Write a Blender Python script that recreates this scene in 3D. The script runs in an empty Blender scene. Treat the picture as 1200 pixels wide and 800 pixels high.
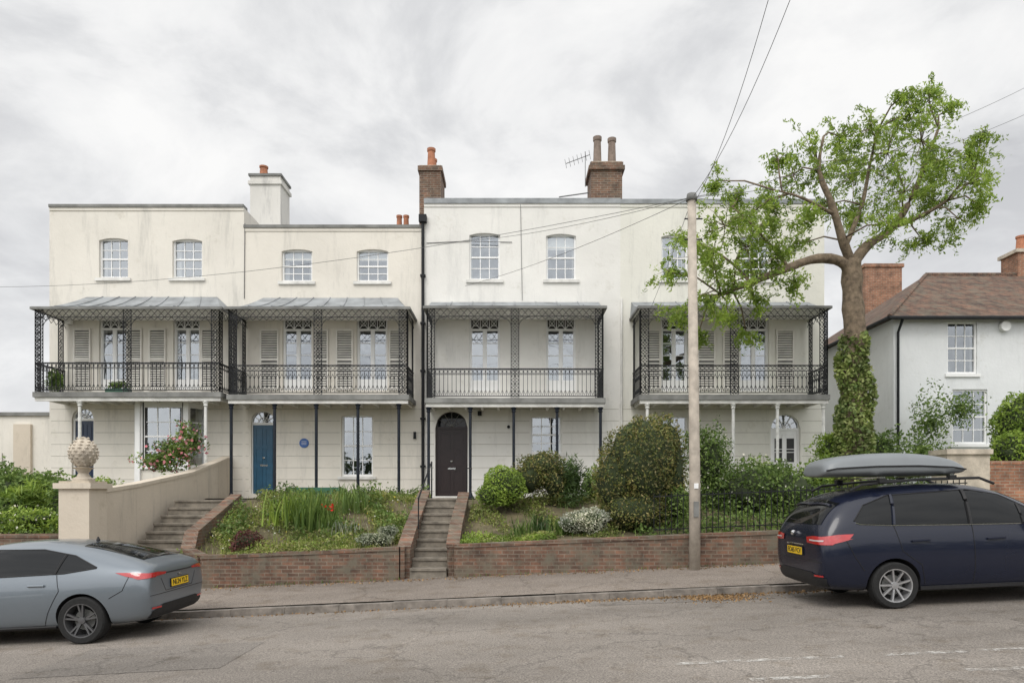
import bpy, bmesh, math, random
import numpy as np
from mathutils import Vector, Matrix
from mathutils.bvhtree import BVHTree
random.seed(7); rng=np.random.default_rng(7)
S=bpy.context.scene
CAMZ=1.62
def P(px,py,d): return Vector(((px-600)*d/800.0, d, CAMZ+(580-py)*d/800.0))
def X(px,d): return (px-600)*d/800.0
def Z(py,d): return CAMZ+(580-py)*d/800.0
SL=0.0435
# ---------------------------------------------------------------- materials
def newmat(name):
    m=bpy.data.materials.new(name); m.use_nodes=True
    nt=m.node_tree; b=nt.nodes['Principled BSDF']; return m,nt,b
def N(nt,t,**kw):
    n=nt.nodes.new(t)
    for k,v in kw.items(): setattr(n,k,v)
    return n
def ramp(nt,stops):
    r=N(nt,'ShaderNodeValToRGB'); e=r.color_ramp.elements
    while len(e)<len(stops): e.new(0.5)
    for i,(p,c) in enumerate(stops):
        e[i].position=p; e[i].color=(*c,1) if len(c)==3 else c
    return r
def noise(nt,scale,detail=4,rough=.55,vec=None,dist=0):
    n=N(nt,'ShaderNodeTexNoise'); n.inputs['Scale'].default_value=scale; n.inputs['Detail'].default_value=detail
    n.inputs['Roughness'].default_value=rough; n.inputs['Distortion'].default_value=dist
    if vec: nt.links.new(vec,n.inputs['Vector'])
    return n
def mixc(nt,mode,fac,a,b):
    m=N(nt,'ShaderNodeMix',data_type='RGBA',blend_type=mode)
    for s,v in ((m.inputs[0],fac),(m.inputs[6],a),(m.inputs[7],b)):
        if hasattr(v,'is_output') : nt.links.new(v,s)
        elif isinstance(v,(int,float)): s.default_value=v
        else: s.default_value=(*v,1)
    return m.outputs[2]
def scaled(nt,vec,sc):
    m=N(nt,'ShaderNodeMapping'); m.inputs['Scale'].default_value=sc; nt.links.new(vec,m.inputs['Vector']); return m.outputs[0]
def bump(nt,b,h,strength,dist=.02):
    n=N(nt,'ShaderNodeBump'); n.inputs['Strength'].default_value=strength; n.inputs['Distance'].default_value=dist
    nt.links.new(h,n.inputs['Height']); nt.links.new(n.outputs[0],b.inputs['Normal'])
def simple(name,col,rough=.5,metal=0,var=.15,scale=6,bmp=0,spec=.5,coat=0):
    m,nt,b=newmat(name); tc=N(nt,'ShaderNodeTexCoord')
    n=noise(nt,scale,4,.6,tc.outputs['Object'])
    r=ramp(nt,[(.3,tuple(c*(1-var) for c in col)),(.7,tuple(min(1,c*(1+var)) for c in col))])
    nt.links.new(n.outputs[0],r.inputs[0]); nt.links.new(r.outputs[0],b.inputs['Base Color'])
    b.inputs['Roughness'].default_value=rough; b.inputs['Metallic'].default_value=metal
    b.inputs['Specular IOR Level'].default_value=spec; b.inputs['Coat Weight'].default_value=coat
    if bmp: 
        n2=noise(nt,scale*8,4,.6,tc.outputs['Object']); bump(nt,b,n2.outputs[0],bmp)
    return m
def render_mat(name,col,stain=.35):
    m,nt,b=newmat(name); tc=N(nt,'ShaderNodeTexCoord'); o=tc.outputs['Object']
    n1=noise(nt,.5,5,.65,o); r1=ramp(nt,[(.35,tuple(c*.90 for c in col)),(.65,col)])
    nt.links.new(n1.outputs[0],r1.inputs[0])
    v=scaled(nt,o,(2.2,2.2,.3)); n2=noise(nt,1.0,7,.75,v)
    r2=ramp(nt,[(.53,(1,1,1)),(.78,(1-stain,1-stain*.98,1-stain*.95))]); nt.links.new(n2.outputs[0],r2.inputs[0])
    c=mixc(nt,'MULTIPLY',1.0,r1.outputs[0],r2.outputs[0])
    n3=noise(nt,1.7,9,.8,o); r3=ramp(nt,[(.57,(1,1,1)),(.66,(.84,.83,.80)),(.72,(.74,.73,.71))]); nt.links.new(n3.outputs[0],r3.inputs[0])
    c=mixc(nt,'MULTIPLY',.7,c,r3.outputs[0])
    nt.links.new(c,b.inputs['Base Color']); b.inputs['Roughness'].default_value=.85
    b.inputs['Specular IOR Level'].default_value=.25
    n4=noise(nt,9,6,.65,o); bump(nt,b,n4.outputs[0],.35,.025)
    return m
def brick_mat(name,c1,c2,mort,bw=.225,bh=.075,zs=1.0,ms=.01,bmp=.5,moss=0):
    m,nt,b=newmat(name); tc=N(nt,'ShaderNodeTexCoord'); sx=N(nt,'ShaderNodeSeparateXYZ'); nt.links.new(tc.outputs['Object'],sx.inputs[0])
    a=N(nt,'ShaderNodeMath',operation='ADD'); nt.links.new(sx.outputs[0],a.inputs[0]); nt.links.new(sx.outputs[1],a.inputs[1])
    z=N(nt,'ShaderNodeMath',operation='MULTIPLY'); z.inputs[1].default_value=zs; nt.links.new(sx.outputs[2],z.inputs[0])
    cb=N(nt,'ShaderNodeCombineXYZ'); nt.links.new(a.outputs[0],cb.inputs[0]); nt.links.new(z.outputs[0],cb.inputs[1])
    br=N(nt,'ShaderNodeTexBrick'); nt.links.new(cb.outputs[0],br.inputs['Vector'])
    for k,v in (('Scale',1),('Brick Width',bw),('Row Height',bh),('Mortar Size',ms),('Mortar Smooth',.3),('Bias',0)): br.inputs[k].default_value=v
    br.inputs['Color1'].default_value=(*c1,1); br.inputs['Color2'].default_value=(*c2,1); br.inputs['Mortar'].default_value=(*mort,1)
    n=noise(nt,2.2,7,.75,tc.outputs['Object']); r=ramp(nt,[(.35,(.42,.43,.42)),(.65,(1.2,1.15,1.08))]); nt.links.new(n.outputs[0],r.inputs[0])
    c=mixc(nt,'MULTIPLY',1,br.outputs['Color'],r.outputs[0])
    if moss:
        n2=noise(nt,3,7,.7,tc.outputs['Object']); r2=ramp(nt,[(.46,(0,0,0)),(.62,(moss,)*3)]); nt.links.new(n2.outputs[0],r2.inputs[0])
        c=mixc(nt,'MIX',r2.outputs[0],c,(.15,.135,.10))
    nt.links.new(c,b.inputs['Base Color']); b.inputs['Roughness'].default_value=.9
    bump(nt,b,br.outputs['Fac'],-bmp,.01)
    return m
def leafmat(name,cols,trans=.3,rough=.5,g_=1.2):
    m,nt,b=newmat(name); g=N(nt,'ShaderNodeNewGeometry')
    k=len(cols); r=ramp(nt,[(i/(k-1) if k>1 else 0,tuple(min(.9,x*g_) for x in c)) for i,c in enumerate(cols)]); nt.links.new(g.outputs['Random Per Island'],r.inputs[0])
    tc=N(nt,'ShaderNodeTexCoord'); n=noise(nt,1.7,2,.6,tc.outputs['Object']); r2=ramp(nt,[(.35,(.65,.67,.65)),(.65,(1.3,1.25,1.1))]); nt.links.new(n.outputs[0],r2.inputs[0])
    c=mixc(nt,'MULTIPLY',1,r.outputs[0],r2.outputs[0])
    nt.links.new(c,b.inputs['Base Color']); b.inputs['Roughness'].default_value=rough; b.inputs['Specular IOR Level'].default_value=.3
    t=N(nt,'ShaderNodeBsdfTranslucent'); nt.links.new(c,t.inputs[0]); mx=N(nt,'ShaderNodeMixShader'); mx.inputs[0].default_value=trans
    nt.links.new(b.outputs[0],mx.inputs[1]); nt.links.new(t.outputs[0],mx.inputs[2]); nt.links.new(mx.outputs[0],nt.nodes['Material Output'].inputs[0])
    return m
def glassmat(name,fac=.3,tint=(.9,.95,1)):
    m,nt,b=newmat(name); nt.nodes.remove(b)
    t=N(nt,'ShaderNodeBsdfTransparent'); t.inputs[0].default_value=(.80,.84,.85,1)
    g=N(nt,'ShaderNodeBsdfGlossy'); g.inputs['Roughness'].default_value=.02; g.inputs[0].default_value=(*tint,1)
    tc=N(nt,'ShaderNodeTexCoord'); n=noise(nt,1.3,2,.5,tc.outputs['Object']); bp=N(nt,'ShaderNodeBump'); bp.inputs['Strength'].default_value=.2; bp.inputs['Distance'].default_value=.05
    nt.links.new(n.outputs[0],bp.inputs['Height']); nt.links.new(bp.outputs[0],g.inputs['Normal'])
    mx=N(nt,'ShaderNodeMixShader'); mx.inputs[0].default_value=fac
    nt.links.new(t.outputs[0],mx.inputs[1]); nt.links.new(g.outputs[0],mx.inputs[2]); nt.links.new(mx.outputs[0],nt.nodes['Material Output'].inputs[0])
    return m
M={}
M['cream1']=render_mat('render_cream',(.755,.72,.65),.32)
M['cream2']=render_mat('render_cream_b',(.75,.71,.635),.26)
M['white3']=render_mat('render_white',(.79,.775,.735),.22)
M['white4']=render_mat('render_white_b',(.765,.75,.68),.26)
M['oldrender']=render_mat('old_white_render',(.68,.66,.62),.5)
M['groove']=simple('render_groove',(.44,.42,.37),.9)
M['cottage']=render_mat('cottage_paint',(.74,.755,.76),.15)
M['gardenwall']=render_mat('garden_wall_render',(.64,.565,.465),.4)
M['trim']=simple('white_paint',(.82,.82,.81),.45,0,.04,3)
M['stone']=simple('stone',(.48,.42,.34),.85,0,.3,4,.4)
M['sill']=simple('sill_paint',(.68,.67,.635),.7,0,.2,3)
M['lead']=simple('lead',(.26,.275,.285),.6,0,.35,2)
M['coping']=simple('coping',(.20,.20,.19),.85,0,.35,2,.2)
M['iron']=simple('black_iron',(.014,.015,.017),.55,0,.3,8,spec=.25)
M['ironblue']=simple('navy_iron',(.014,.018,.026),.5,0,.3,8,spec=.25)
M['ironwhite']=simple('white_iron',(.66,.66,.63),.6,0,.2,8)
M['shutter']=simple('shutter_paint',(.72,.695,.64),.6,0,.08,4)
M['glass']=glassmat('window_glass',.30)
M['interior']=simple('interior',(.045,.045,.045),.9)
M['curtain']=simple('curtain',(.62,.60,.56),.9,0,.1,5)
M['bluedoor']=simple('blue_door_paint',(.02,.085,.15),.35)
M['navydoor']=simple('navy_door_paint',(.015,.03,.07),.35)
M['darkdoor']=simple('dark_door_paint',(.018,.008,.008),.4)
M['green']=simple('green_box',(.03,.12,.07),.5)
M['plaque']=simple('plaque_blue',(.04,.12,.36),.4)
M['brick']=brick_mat('garden_brick',(.235,.125,.085),(.12,.075,.056),(.23,.19,.155),moss=.8)
M['chimbrick']=brick_mat('chimney_brick',(.22,.115,.075),(.11,.065,.05),(.26,.23,.19),moss=.3)
M['redbrick']=brick_mat('red_brick',(.38,.18,.11),(.28,.13,.085),(.33,.28,.22))
M['tile']=brick_mat('roof_tile',(.23,.13,.09),(.11,.075,.062),(.05,.035,.03),.17,.16,1.6,.012,.8,moss=.6)
M['pot']=simple('terracotta',(.38,.16,.09),.85,0,.3,6)
M['potold']=simple('old_pot',(.22,.17,.14),.9,0,.3,6)
M['step']=simple('step_stone',(.21,.185,.15),.9,0,.4,5,.4)
M['concrete']=simple('concrete_pole',(.42,.37,.31),.85,0,.25,5,.3)
M['bark']=simple('bark',(.19,.145,.10),.95,0,.5,9,1.0)
M['black']=simple('black_plastic',(.018,.018,.019),.55,0,.2,20,spec=.3)
M['tyre']=simple('tyre_rubber',(.020,.020,.020),.85,0,.2,20,spec=.3)
M['alloydark']=simple('alloy_dark',(.14,.14,.145),.35,.6)
M['alloy']=simple('alloy_silver',(.50,.50,.51),.3,.7)
M['carglass']=simple('car_glass',(.007,.008,.009),.04,0,.1,3,0,.28)
M['paintgrey']=simple('car_paint_grey',(.165,.19,.215),.32,.35,.02,2,0,.5,.6)
M['paintnavy']=simple('car_paint_navy',(.009,.012,.026),.22,.0,.05,2,0,.35,.3)
M['tail']=simple('tail_light_red',(.42,.012,.015),.12,0,.15,8,0,.6,1)
M['tailclear']=simple('tail_light_clear',(.55,.5,.5),.15,0,.1,8)
M['plate']=simple('number_plate_yellow',(.80,.52,.02),.4,0,.04)
M['chrome']=simple('chrome',(.6,.6,.6),.15,1)
M['boxgrey']=simple('roof_box_grey',(.19,.205,.215),.4,0,.06,2)
M['hub']=simple('wheel_well',(.01,.01,.01),.9)
M['wire']=simple('wire',(.10,.10,.10),.6)
def asphalt(name,col,pav=False):
    m,nt,b=newmat(name); tc=N(nt,'ShaderNodeTexCoord'); o=tc.outputs['Object']
    n1=noise(nt,.35,6,.6,scaled(nt,o,(.35,1.2,1))); r1=ramp(nt,[(.34,tuple(c*.72 for c in col)),(.66,tuple(c*1.18 for c in col))]); nt.links.new(n1.outputs[0],r1.inputs[0])
    n2=noise(nt,55,3,.8,o); r2=ramp(nt,[(.36,(.45,.45,.45)),(.64,(1.45,1.43,1.4))]); nt.links.new(n2.outputs[0],r2.inputs[0])
    c=mixc(nt,'MULTIPLY',.9,r1.outputs[0],r2.outputs[0])
    nd=noise(nt,1.5,5,.6,o); vm=N(nt,'ShaderNodeVectorMath',operation='SCALE'); vm.inputs[3].default_value=.9; nt.links.new(nd.outputs['Color'],vm.inputs[0])
    va=N(nt,'ShaderNodeVectorMath',operation='ADD'); nt.links.new(o,va.inputs[0]); nt.links.new(vm.outputs[0],va.inputs[1])
    vo=N(nt,'ShaderNodeTexVoronoi',feature='DISTANCE_TO_EDGE'); vo.inputs['Scale'].default_value=.42; nt.links.new(va.outputs[0],vo.inputs['Vector'])
    r3=ramp(nt,[(.0,(.45,.45,.45)),(.010,(1,1,1))]); nt.links.new(vo.outputs[0],r3.inputs[0])
    c=mixc(nt,'MULTIPLY',.6,c,r3.outputs[0])
    n5=noise(nt,2.3,7,.7,o); r5=ramp(nt,[(.52,(1,1,1)),(.66,(.74,.70,.64))]); nt.links.new(n5.outputs[0],r5.inputs[0])
    c=mixc(nt,'MULTIPLY',.75,c,r5.outputs[0])
    nt.links.new(c,b.inputs['Base Color']); b.inputs['Roughness'].default_value=.92; b.inputs['Specular IOR Level'].default_value=.25
    bump(nt,b,n2.outputs[0],.5,.01)
    return m
M['road']=asphalt('asphalt',(.255,.23,.205)); M['patch']=asphalt('asphalt_patch',(.225,.205,.185)); M['pave']=asphalt('pavement_asphalt',(.26,.225,.195))
M['kerb']=simple('kerb_stone',(.21,.185,.16),.9,0,.45,5,.4)
M['soil']=simple('soil',(.12,.10,.055),.95,0,.5,3,.8)
M['grass']=simple('grass_ground',(.08,.10,.035),.95,0,.5,2,.8)
m,nt,b=newmat('worn_white_line'); tc=N(nt,'ShaderNodeTexCoord'); n=noise(nt,7,8,.8,tc.outputs['Object']); r=ramp(nt,[(.47,(0,0,0)),(.60,(.8,.8,.8))])
nt.links.new(n.outputs[0],r.inputs[0]); nt.links.new(r.outputs[0],b.inputs['Alpha']); b.inputs['Base Color'].default_value=(.6,.58,.54,1); b.inputs['Roughness'].default_value=.8; M['line']=m
M['leaf_tree']=leafmat('leaf_tree',[(.19,.28,.045),(.28,.38,.075),(.13,.22,.035),(.38,.46,.13)],.5)
M['leaf_ivy']=leafmat('leaf_ivy',[(.08,.13,.03),(.17,.22,.07),(.24,.27,.11)],.2)
M['leaf_hedge']=leafmat('leaf_hedge',[(.05,.075,.02),(.13,.15,.04),(.23,.19,.08),(.07,.10,.03)],.2)
M['leaf_dark']=leafmat('leaf_dark',[(.03,.06,.018),(.06,.10,.03),(.08,.13,.04)],.2)
M['leaf_mid']=leafmat('leaf_mid',[(.07,.12,.03),(.12,.19,.05),(.19,.26,.08)],.3)
M['leaf_lime']=leafmat('leaf_lime',[(.16,.25,.04),(.26,.35,.07),(.10,.18,.03)],.3)
M['leaf_grey']=leafmat('leaf_silver',[(.26,.29,.22),(.40,.41,.34),(.16,.2,.12)],.2)
M['leaf_weed']=leafmat('leaf_weed',[(.13,.18,.035),(.22,.27,.07),(.28,.26,.13),(.09,.14,.03)],.3)
M['leaf_red']=leafmat('leaf_purple',[(.07,.02,.025),(.12,.04,.04),(.05,.03,.02)],.2)
M['leaf_unseen']=leafmat('leaf_unseen_trees',[(.03,.05,.02),(.06,.09,.03),(.09,.12,.04)],.2)
M['litter']=leafmat('leaf_litter',[(.20,.12,.06),(.28,.18,.09),(.12,.08,.05)],.1)
M['f_white']=leafmat('petal_white',[(.75,.74,.68),(.6,.6,.55)],.2,g_=1)
M['f_pink']=leafmat('petal_pink',[(.65,.2,.27),(.6,.32,.38)],.2,g_=1)
M['f_red']=leafmat('petal_red',[(.6,.02,.01),(.5,.03,.02)],.2,g_=1)
M['f_yellow']=leafmat('petal_yellow',[(.7,.55,.05),(.6,.5,.1)],.2,g_=1)
M['core']=simple('shrub_core_fill',(.03,.042,.016),1,0,.4,5)  # dark filler colour for the solid shrub cores
# ---------------------------------------------------------------- mesh builder
def empty(name,loc=(0,0,0)):
    e=bpy.data.objects.new(name,None); e.location=loc; S.collection.objects.link(e); return e
class Mb:
    def __init__(s): s.v=[];s.f=[];s.mi=[];s.mats=[];s.T=None
    def m(s,k):
        if k not in s.mats: s.mats.append(k)
        return s.mats.index(k)
    def add(s,vs,fs,k):
        n=len(s.v); i=s.m(k)
        for v in vs:
            v=Vector(v); s.v.append(tuple(s.T@v) if s.T else tuple(v))
        for f in fs: s.f.append([a+n for a in f]); s.mi.append(i)
    def box(s,x0,x1,y0,y1,z0,z1,k):
        s.add([(x0,y0,z0),(x1,y0,z0),(x1,y1,z0),(x0,y1,z0),(x0,y0,z1),(x1,y0,z1),(x1,y1,z1),(x0,y1,z1)],
              [(0,3,2,1),(4,5,6,7),(0,1,5,4),(1,2,6,5),(2,3,7,6),(3,0,4,7)],k)
    def quad(s,a,b,c,d,k): s.add([a,b,c,d],[(0,1,2,3)],k)
    def tube(s,pts,rs,k,n=6,cap=True):
        pts=[Vector(p) for p in pts]
        if not hasattr(rs,'__len__'): rs=[rs]*len(pts)
        vs=[];fs=[]
        for i,p in enumerate(pts):
            d=(pts[min(i+1,len(pts)-1)]-pts[max(i-1,0)]).normalized()
            u=d.cross(Vector((0,0,1)) if abs(d.z)<.9 else Vector((1,0,0))).normalized(); w=d.cross(u)
            for j in range(n):
                a=2*math.pi*j/n+math.pi/n; vs.append(p+u*math.cos(a)*rs[i]+w*math.sin(a)*rs[i])
        for i in range(len(pts)-1):
            for j in range(n):
                fs.append((i*n+j,i*n+(j+1)%n,(i+1)*n+(j+1)%n,(i+1)*n+j))
        if cap: fs+= [tuple(range(n)),tuple(range((len(pts)-1)*n,len(pts)*n))]
        s.add(vs,fs,k)
    def bar(s,a,b,t,k): s.tube([a,b],t*.7,k,4)
    def lathe(s,c,prof,k,n=16,axis='z'):
        vs=[];fs=[]
        for r,h in prof:
            for j in range(n):
                a=2*math.pi*j/n
                if axis=='z': vs.append((c[0]+r*math.cos(a),c[1]+r*math.sin(a),c[2]+h))
                else: vs.append((c[0]+r*math.cos(a),c[1]+h,c[2]+r*math.sin(a)))
        for i in range(len(prof)-1):
            for j in range(n): fs.append((i*n+j,i*n+(j+1)%n,(i+1)*n+(j+1)%n,(i+1)*n+j))
        s.add(vs,fs,k)
    def build(s,name,parent=None,smooth=False):
        me=bpy.data.meshes.new(name); me.from_pydata(s.v,[],s.f)
        for k in s.mats: me.materials.append(M[k])
        me.polygons.foreach_set('material_index',s.mi)
        if smooth: me.polygons.foreach_set('use_smooth',[True]*len(s.f))
        me.update()
        bm=bmesh.new(); bm.from_mesh(me); bmesh.ops.recalc_face_normals(bm,faces=bm.faces); bm.to_mesh(me); bm.free()
        o=bpy.data.objects.new(name,me); S.collection.objects.link(o)
        if parent: o.parent=parent
        return o
# ---------------------------------------------------------------- foliage
def leafmesh(name,C,size,mat,parent=None,aspect=.5,up=0.0,normals=None):
    n=len(C); u=rng.normal(size=(n,3)); u[:,2]+=up; u/=np.linalg.norm(u,axis=1)[:,None]
    w=rng.normal(size=(n,3)); w-=u*(w*u).sum(1)[:,None]; w/=np.linalg.norm(w,axis=1)[:,None]
    sz=size*rng.uniform(.6,1.35,size=(n,1))
    V=np.empty((n,4,3)); V[:,0]=C-u*sz; V[:,1]=C+w*sz*aspect; V[:,2]=C+u*sz; V[:,3]=C-w*sz*aspect
    me=bpy.data.meshes.new(name); me.vertices.add(n*4); me.vertices.foreach_set('co',V.reshape(-1).astype(np.float32))
    me.loops.add(n*4); me.loops.foreach_set('vertex_index',np.arange(n*4,dtype=np.int32))
    me.polygons.add(n); me.polygons.foreach_set('loop_start',np.arange(0,n*4,4,dtype=np.int32))
    me.update(calc_edges=True); me.validate()
    me.materials.append(M[mat]); o=bpy.data.objects.new(name,me); S.collection.objects.link(o)
    if parent: o.parent=parent
    return o
def blobpts(blobs,n,shell=.5,lump=.22,sub=0):
    B=np.array(blobs,float); wt=B[:,3]*B[:,4]*B[:,5]; wt=wt**.8; wt/=wt.sum()
    idx=rng.choice(len(B),n,p=wt); d=rng.normal(size=(n,3)); d/=np.linalg.norm(d,axis=1)[:,None]
    r=rng.uniform(0,1,n)**shell
    ph=B[idx,0]*3.1+B[idx,2]*1.7
    r*=1+lump*(np.sin(d[:,0]*4.3+ph)+np.sin(d[:,1]*5.1+ph*2)+np.sin(d[:,2]*4.7-ph))/1.6
    r*=1+lump*.5*(np.sin(d[:,0]*13+ph)*np.sin(d[:,2]*12-ph))
    return B[idx,:3]+d*r[:,None]*B[idx,3:6]
def shrub(name,blobs,n,size,mat,core=.72,flowers=None,shell=.28,lump=.16,aspect=.5,extra=None):
    o=leafmesh(name,blobpts(blobs,n,shell,lump),size,mat,None,aspect)
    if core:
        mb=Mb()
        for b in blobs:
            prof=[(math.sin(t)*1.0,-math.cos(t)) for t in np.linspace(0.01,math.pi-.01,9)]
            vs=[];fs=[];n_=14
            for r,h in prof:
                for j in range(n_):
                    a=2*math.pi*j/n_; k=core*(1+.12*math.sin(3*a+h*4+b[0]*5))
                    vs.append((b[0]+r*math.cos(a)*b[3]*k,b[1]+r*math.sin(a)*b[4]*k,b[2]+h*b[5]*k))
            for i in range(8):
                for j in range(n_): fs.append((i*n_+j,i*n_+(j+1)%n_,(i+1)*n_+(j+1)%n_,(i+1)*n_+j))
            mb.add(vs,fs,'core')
        mb.build('dark_core',o,True)  # added dark filler solid, closes gaps between leaves; not branches
    if flowers:
        k,nf,sf=flowers; leafmesh('flowers',blobpts(blobs,nf,.05,lump),sf,k,o,.8)
    return o
def blades(name,roots,h,w,mat,parent=None,lean=.35):
    vs=[];fs=[]
    for r in roots:
        a=random.uniform(0,2*math.pi); hh=h*random.uniform(.6,1.2); l=hh*random.uniform(.1,lean*1.6)
        dx,dy=math.cos(a),math.sin(a); px_,py_=-dy*w/2,dx*w/2; n=len(vs)
        for t,ws in ((0,1),(.5,.9),(.85,.5)):
            cx,cy,cz=r[0]+dx*l*t*t,r[1]+dy*l*t*t,r[2]+hh*t
            vs+= [(cx-px_*ws,cy-py_*ws,cz),(cx+px_*ws,cy+py_*ws,cz)]
        vs.append((r[0]+dx*l,r[1]+dy*l,r[2]+hh*.97))
        fs+= [(n,n+1,n+3,n+2),(n+2,n+3,n+5,n+4),(n+4,n+5,n+6)]
    me=bpy.data.meshes.new(name); me.from_pydata(vs,[],fs); me.materials.append(M[mat]); o=bpy.data.objects.new(name,me); S.collection.objects.link(o)
    if parent:o.parent=parent
    return o
# ---------------------------------------------------------------- ground, road, pavement
def roadz(x): return -.17+SL*max(-60,min(60,x))
def kerbz(x): return -.07+SL*max(-60,min(60,x))
def pavez(x): return .04+SL*x
def walltop(x): return .63+SL*(x+1.33)
def sheet(name,xs,ys,zf,k,parent=None):
    vs=[(x,y,zf(x,y)) for y in ys for x in xs]; nx=len(xs); fs=[(j*nx+i,j*nx+i+1,(j+1)*nx+i+1,(j+1)*nx+i) for j in range(len(ys)-1) for i in range(nx-1)]
    mb=Mb(); mb.add(vs,fs,k); return mb.build(name,parent,True)
sheet('ground',[-400,-150,-60,-30,0,30,60,150,400],[-400,-100,-30,0,14,40,100,400],lambda x,y: roadz(x)-.06,'grass')
rz_=lambda x,y: roadz(x)-(0.004*abs(y-4))
sheet('road',[-60,-30,-10,0,10,30,60],[-6,0,4,11.4],rz_,'road')
mb=Mb()
for (x0,x1,y0,y1) in ((-5.6,-3.3,7.6,9.1),(1.2,60,10.85,11.2),(6.2,8.6,7.9,8.5)):
    mb.quad((x0,y0,rz_(x0,y0)+.004),(x1,y0+.1,rz_(x1,y0+.1)+.004),(x1,y1,rz_(x1,y1)+.004),(x0,y1,rz_(x0,y1)+.004),'patch')
mb.build('road_repair_patches')
sheet('pavement',[-60,-30,-10,0,10,30,60],[11.53,12.5,13.6,13.75],lambda x,y: kerbz(x)-.004+(y-11.4)/2.2*.11,'pave')
mb=Mb(); x=-40
while x<40:
    z=kerbz(x+.45)+random.uniform(-.01,.01)-.02; dz=SL*.45
    mb.add([(x,11.4,z-.3-dz),(x+.9,11.4,z-.3+dz),(x+.9,11.53,z-.3+dz),(x,11.53,z-.3-dz),(x,11.42,z-dz),(x+.9,11.42,z+dz),(x+.9,11.53,z+dz+.005),(x,11.53,z-dz+.005)],
     [(0,3,2,1),(4,5,6,7),(0,1,5,4),(1,2,6,5),(2,3,7,6),(3,0,4,7)],'kerb'); x+=.905
mb.build('kerb')
mb=Mb()
def line(x0,x1,y,w=.1):
    mb.quad((x0,y-w/2,rz_(x0,y)+.006),(x1,y-w/2,rz_(x1,y)+.006),(x1,y+w/2,rz_(x1,y)+.006),(x0,y+w/2,rz_(x0,y)+.006),'line')
for i in range(1,9): line(i*2.2-.6,i*2.2+1.2,7.0)
for x0,x1 in ((-.8,-.1),(2.2,3.0),(4.2,5.1),(5.3,7.5),(-3,-2.0)): line(x0,x1,6.3)
mb.build('road_markings')
mb=Mb(); zc=rz_(-4.15,5.85)+.006
mb.T=Matrix.Translation((-4.15,5.85,zc))@Matrix.Rotation(-math.atan(SL),4,'Y')
mb.box(-.34,.34,-.25,.25,-.02,0,'black'); 
for i in range(7): mb.box(-.3+i*.09,-.25+i*.09,-.22,.22,0,.004,'coping')
mb.build('manhole_cover')
n=900; xs=rng.normal(3.3,2.2,n); ys=11.38-np.abs(rng.normal(0,.12,n)); 
C=np.stack([xs,ys,-.155-.045+SL*xs+rng.uniform(.012,.03,n)],1)
xs2=rng.normal(3.4,.35,600); C2=np.stack([xs2,11.2-np.abs(rng.normal(0,.25,600)),-.195+SL*xs2+rng.uniform(.005,.03,600)],1)
xs3=rng.uniform(-6,6,700); C3=np.stack([xs3,13.55-np.abs(rng.normal(0,.15,700)),.04+SL*xs3+0*xs3],1)
xs4=rng.uniform(-6,9,500); C4=np.stack([xs4,11.38-np.abs(rng.normal(0,.08,500)),-.19+SL*xs4],1)
leafmesh('leaf_litter',np.concatenate([C,C2,C3,C4]),.022,'litter')
def sm(t): t=max(0,min(1,t)); return t*t*(3-2*t)
def gz(x,y):
    a=walltop(x)-.06; t=sm((y-13.7)/4.6); return a+(1.5-a)*t+.05*math.sin(x*2.1+y)*math.sin(y*1.7)*(1 if y<19 else 0)
def rngf(a,b,s): return list(np.linspace(a,b,max(2,int((b-a)/s)+1)))
sheet('garden_bed',rngf(-6.95,-2.12,.2),rngf(13.7,20.2,.25),gz,'soil')
sheet('garden_bed',rngf(-1.3,9.4,.25),rngf(13.7,20.2,.25),gz,'soil')
sheet('garden_bed',rngf(-22,-8.75,.4),rngf(13.7,21,.4),lambda x,y:.75+(1.4-.75)*sm((y-13.7)/5),'soil')
sheet('garden_bed',rngf(9.4,26,.4),rngf(13.7,24,.4),lambda x,y:1.0+(1.7-1.0)*sm((y-13.7)/5),'grass')
sheet('path',[-15,-8,0,12.2],[19.4,20.4,21.7],lambda x,y:1.53,'step')
def wall(name,pts,t,k,capk,caph=.07,parent=None,over=.02):
    mb=Mb()
    for (x0,y0,b0,t0),(x1,y1,b1,t1) in zip(pts[:-1],pts[1:]):
        d=Vector((x1-x0,y1-y0,0)).normalized(); n=Vector((-d.y,d.x,0))*t/2
        for (o,zb0,zt0,zb1,zt1,kk,e) in ((n,b0,t0-caph,b1,t1-caph,k,0),(n*(1+2*over/t),t0-caph,t0,t1-caph,t1,capk,.001)):
            a=Vector((x0,y0,0)); b=Vector((x1,y1,0))
            vs=[a-o+Vector((0,0,zb0)),b-o+Vector((0,0,zb1)),b+o+Vector((0,0,zb1)),a+o+Vector((0,0,zb0)),a-o+Vector((0,0,zt0)),b-o+Vector((0,0,zt1)),b+o+Vector((0,0,zt1)),a+o+Vector((0,0,zt0))]
            mb.add(vs,[(0,3,2,1),(4,5,6,7),(0,1,5,4),(1,2,6,5),(2,3,7,6),(3,0,4,7)],kk)
    return mb.build(name,parent)
wt=walltop
wall('brick_retaining_wall',[(-2.17,17.0,-.5,1.75),(-2.17,14.6,-.5,.95),(-2.17,13.72,-.5,wt(-2.1)),(-2.25,13.7,-.5,wt(-2.2)),(-4,13.7,-.6,wt(-4)),(-6.2,13.7,-.6,wt(-6.2)),(-6.6,13.9,-.6,.55),(-6.85,14.6,-.6,.85),(-6.95,17.2,-.6,1.65)],.23,'brick','brick')
wall('brick_retaining_wall',[(-1.2,17.0,-.5,1.7),(-1.2,14.6,-.5,1.0),(-1.2,13.82,-.5,wt(-1.2)),(-1.15,13.7,-.5,wt(-1.1)),(2,13.7,-.5,wt(2)),(6,13.7,-.5,wt(6)),(9.4,13.7,-.5,wt(9.4))],.23,'brick','brick')
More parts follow.
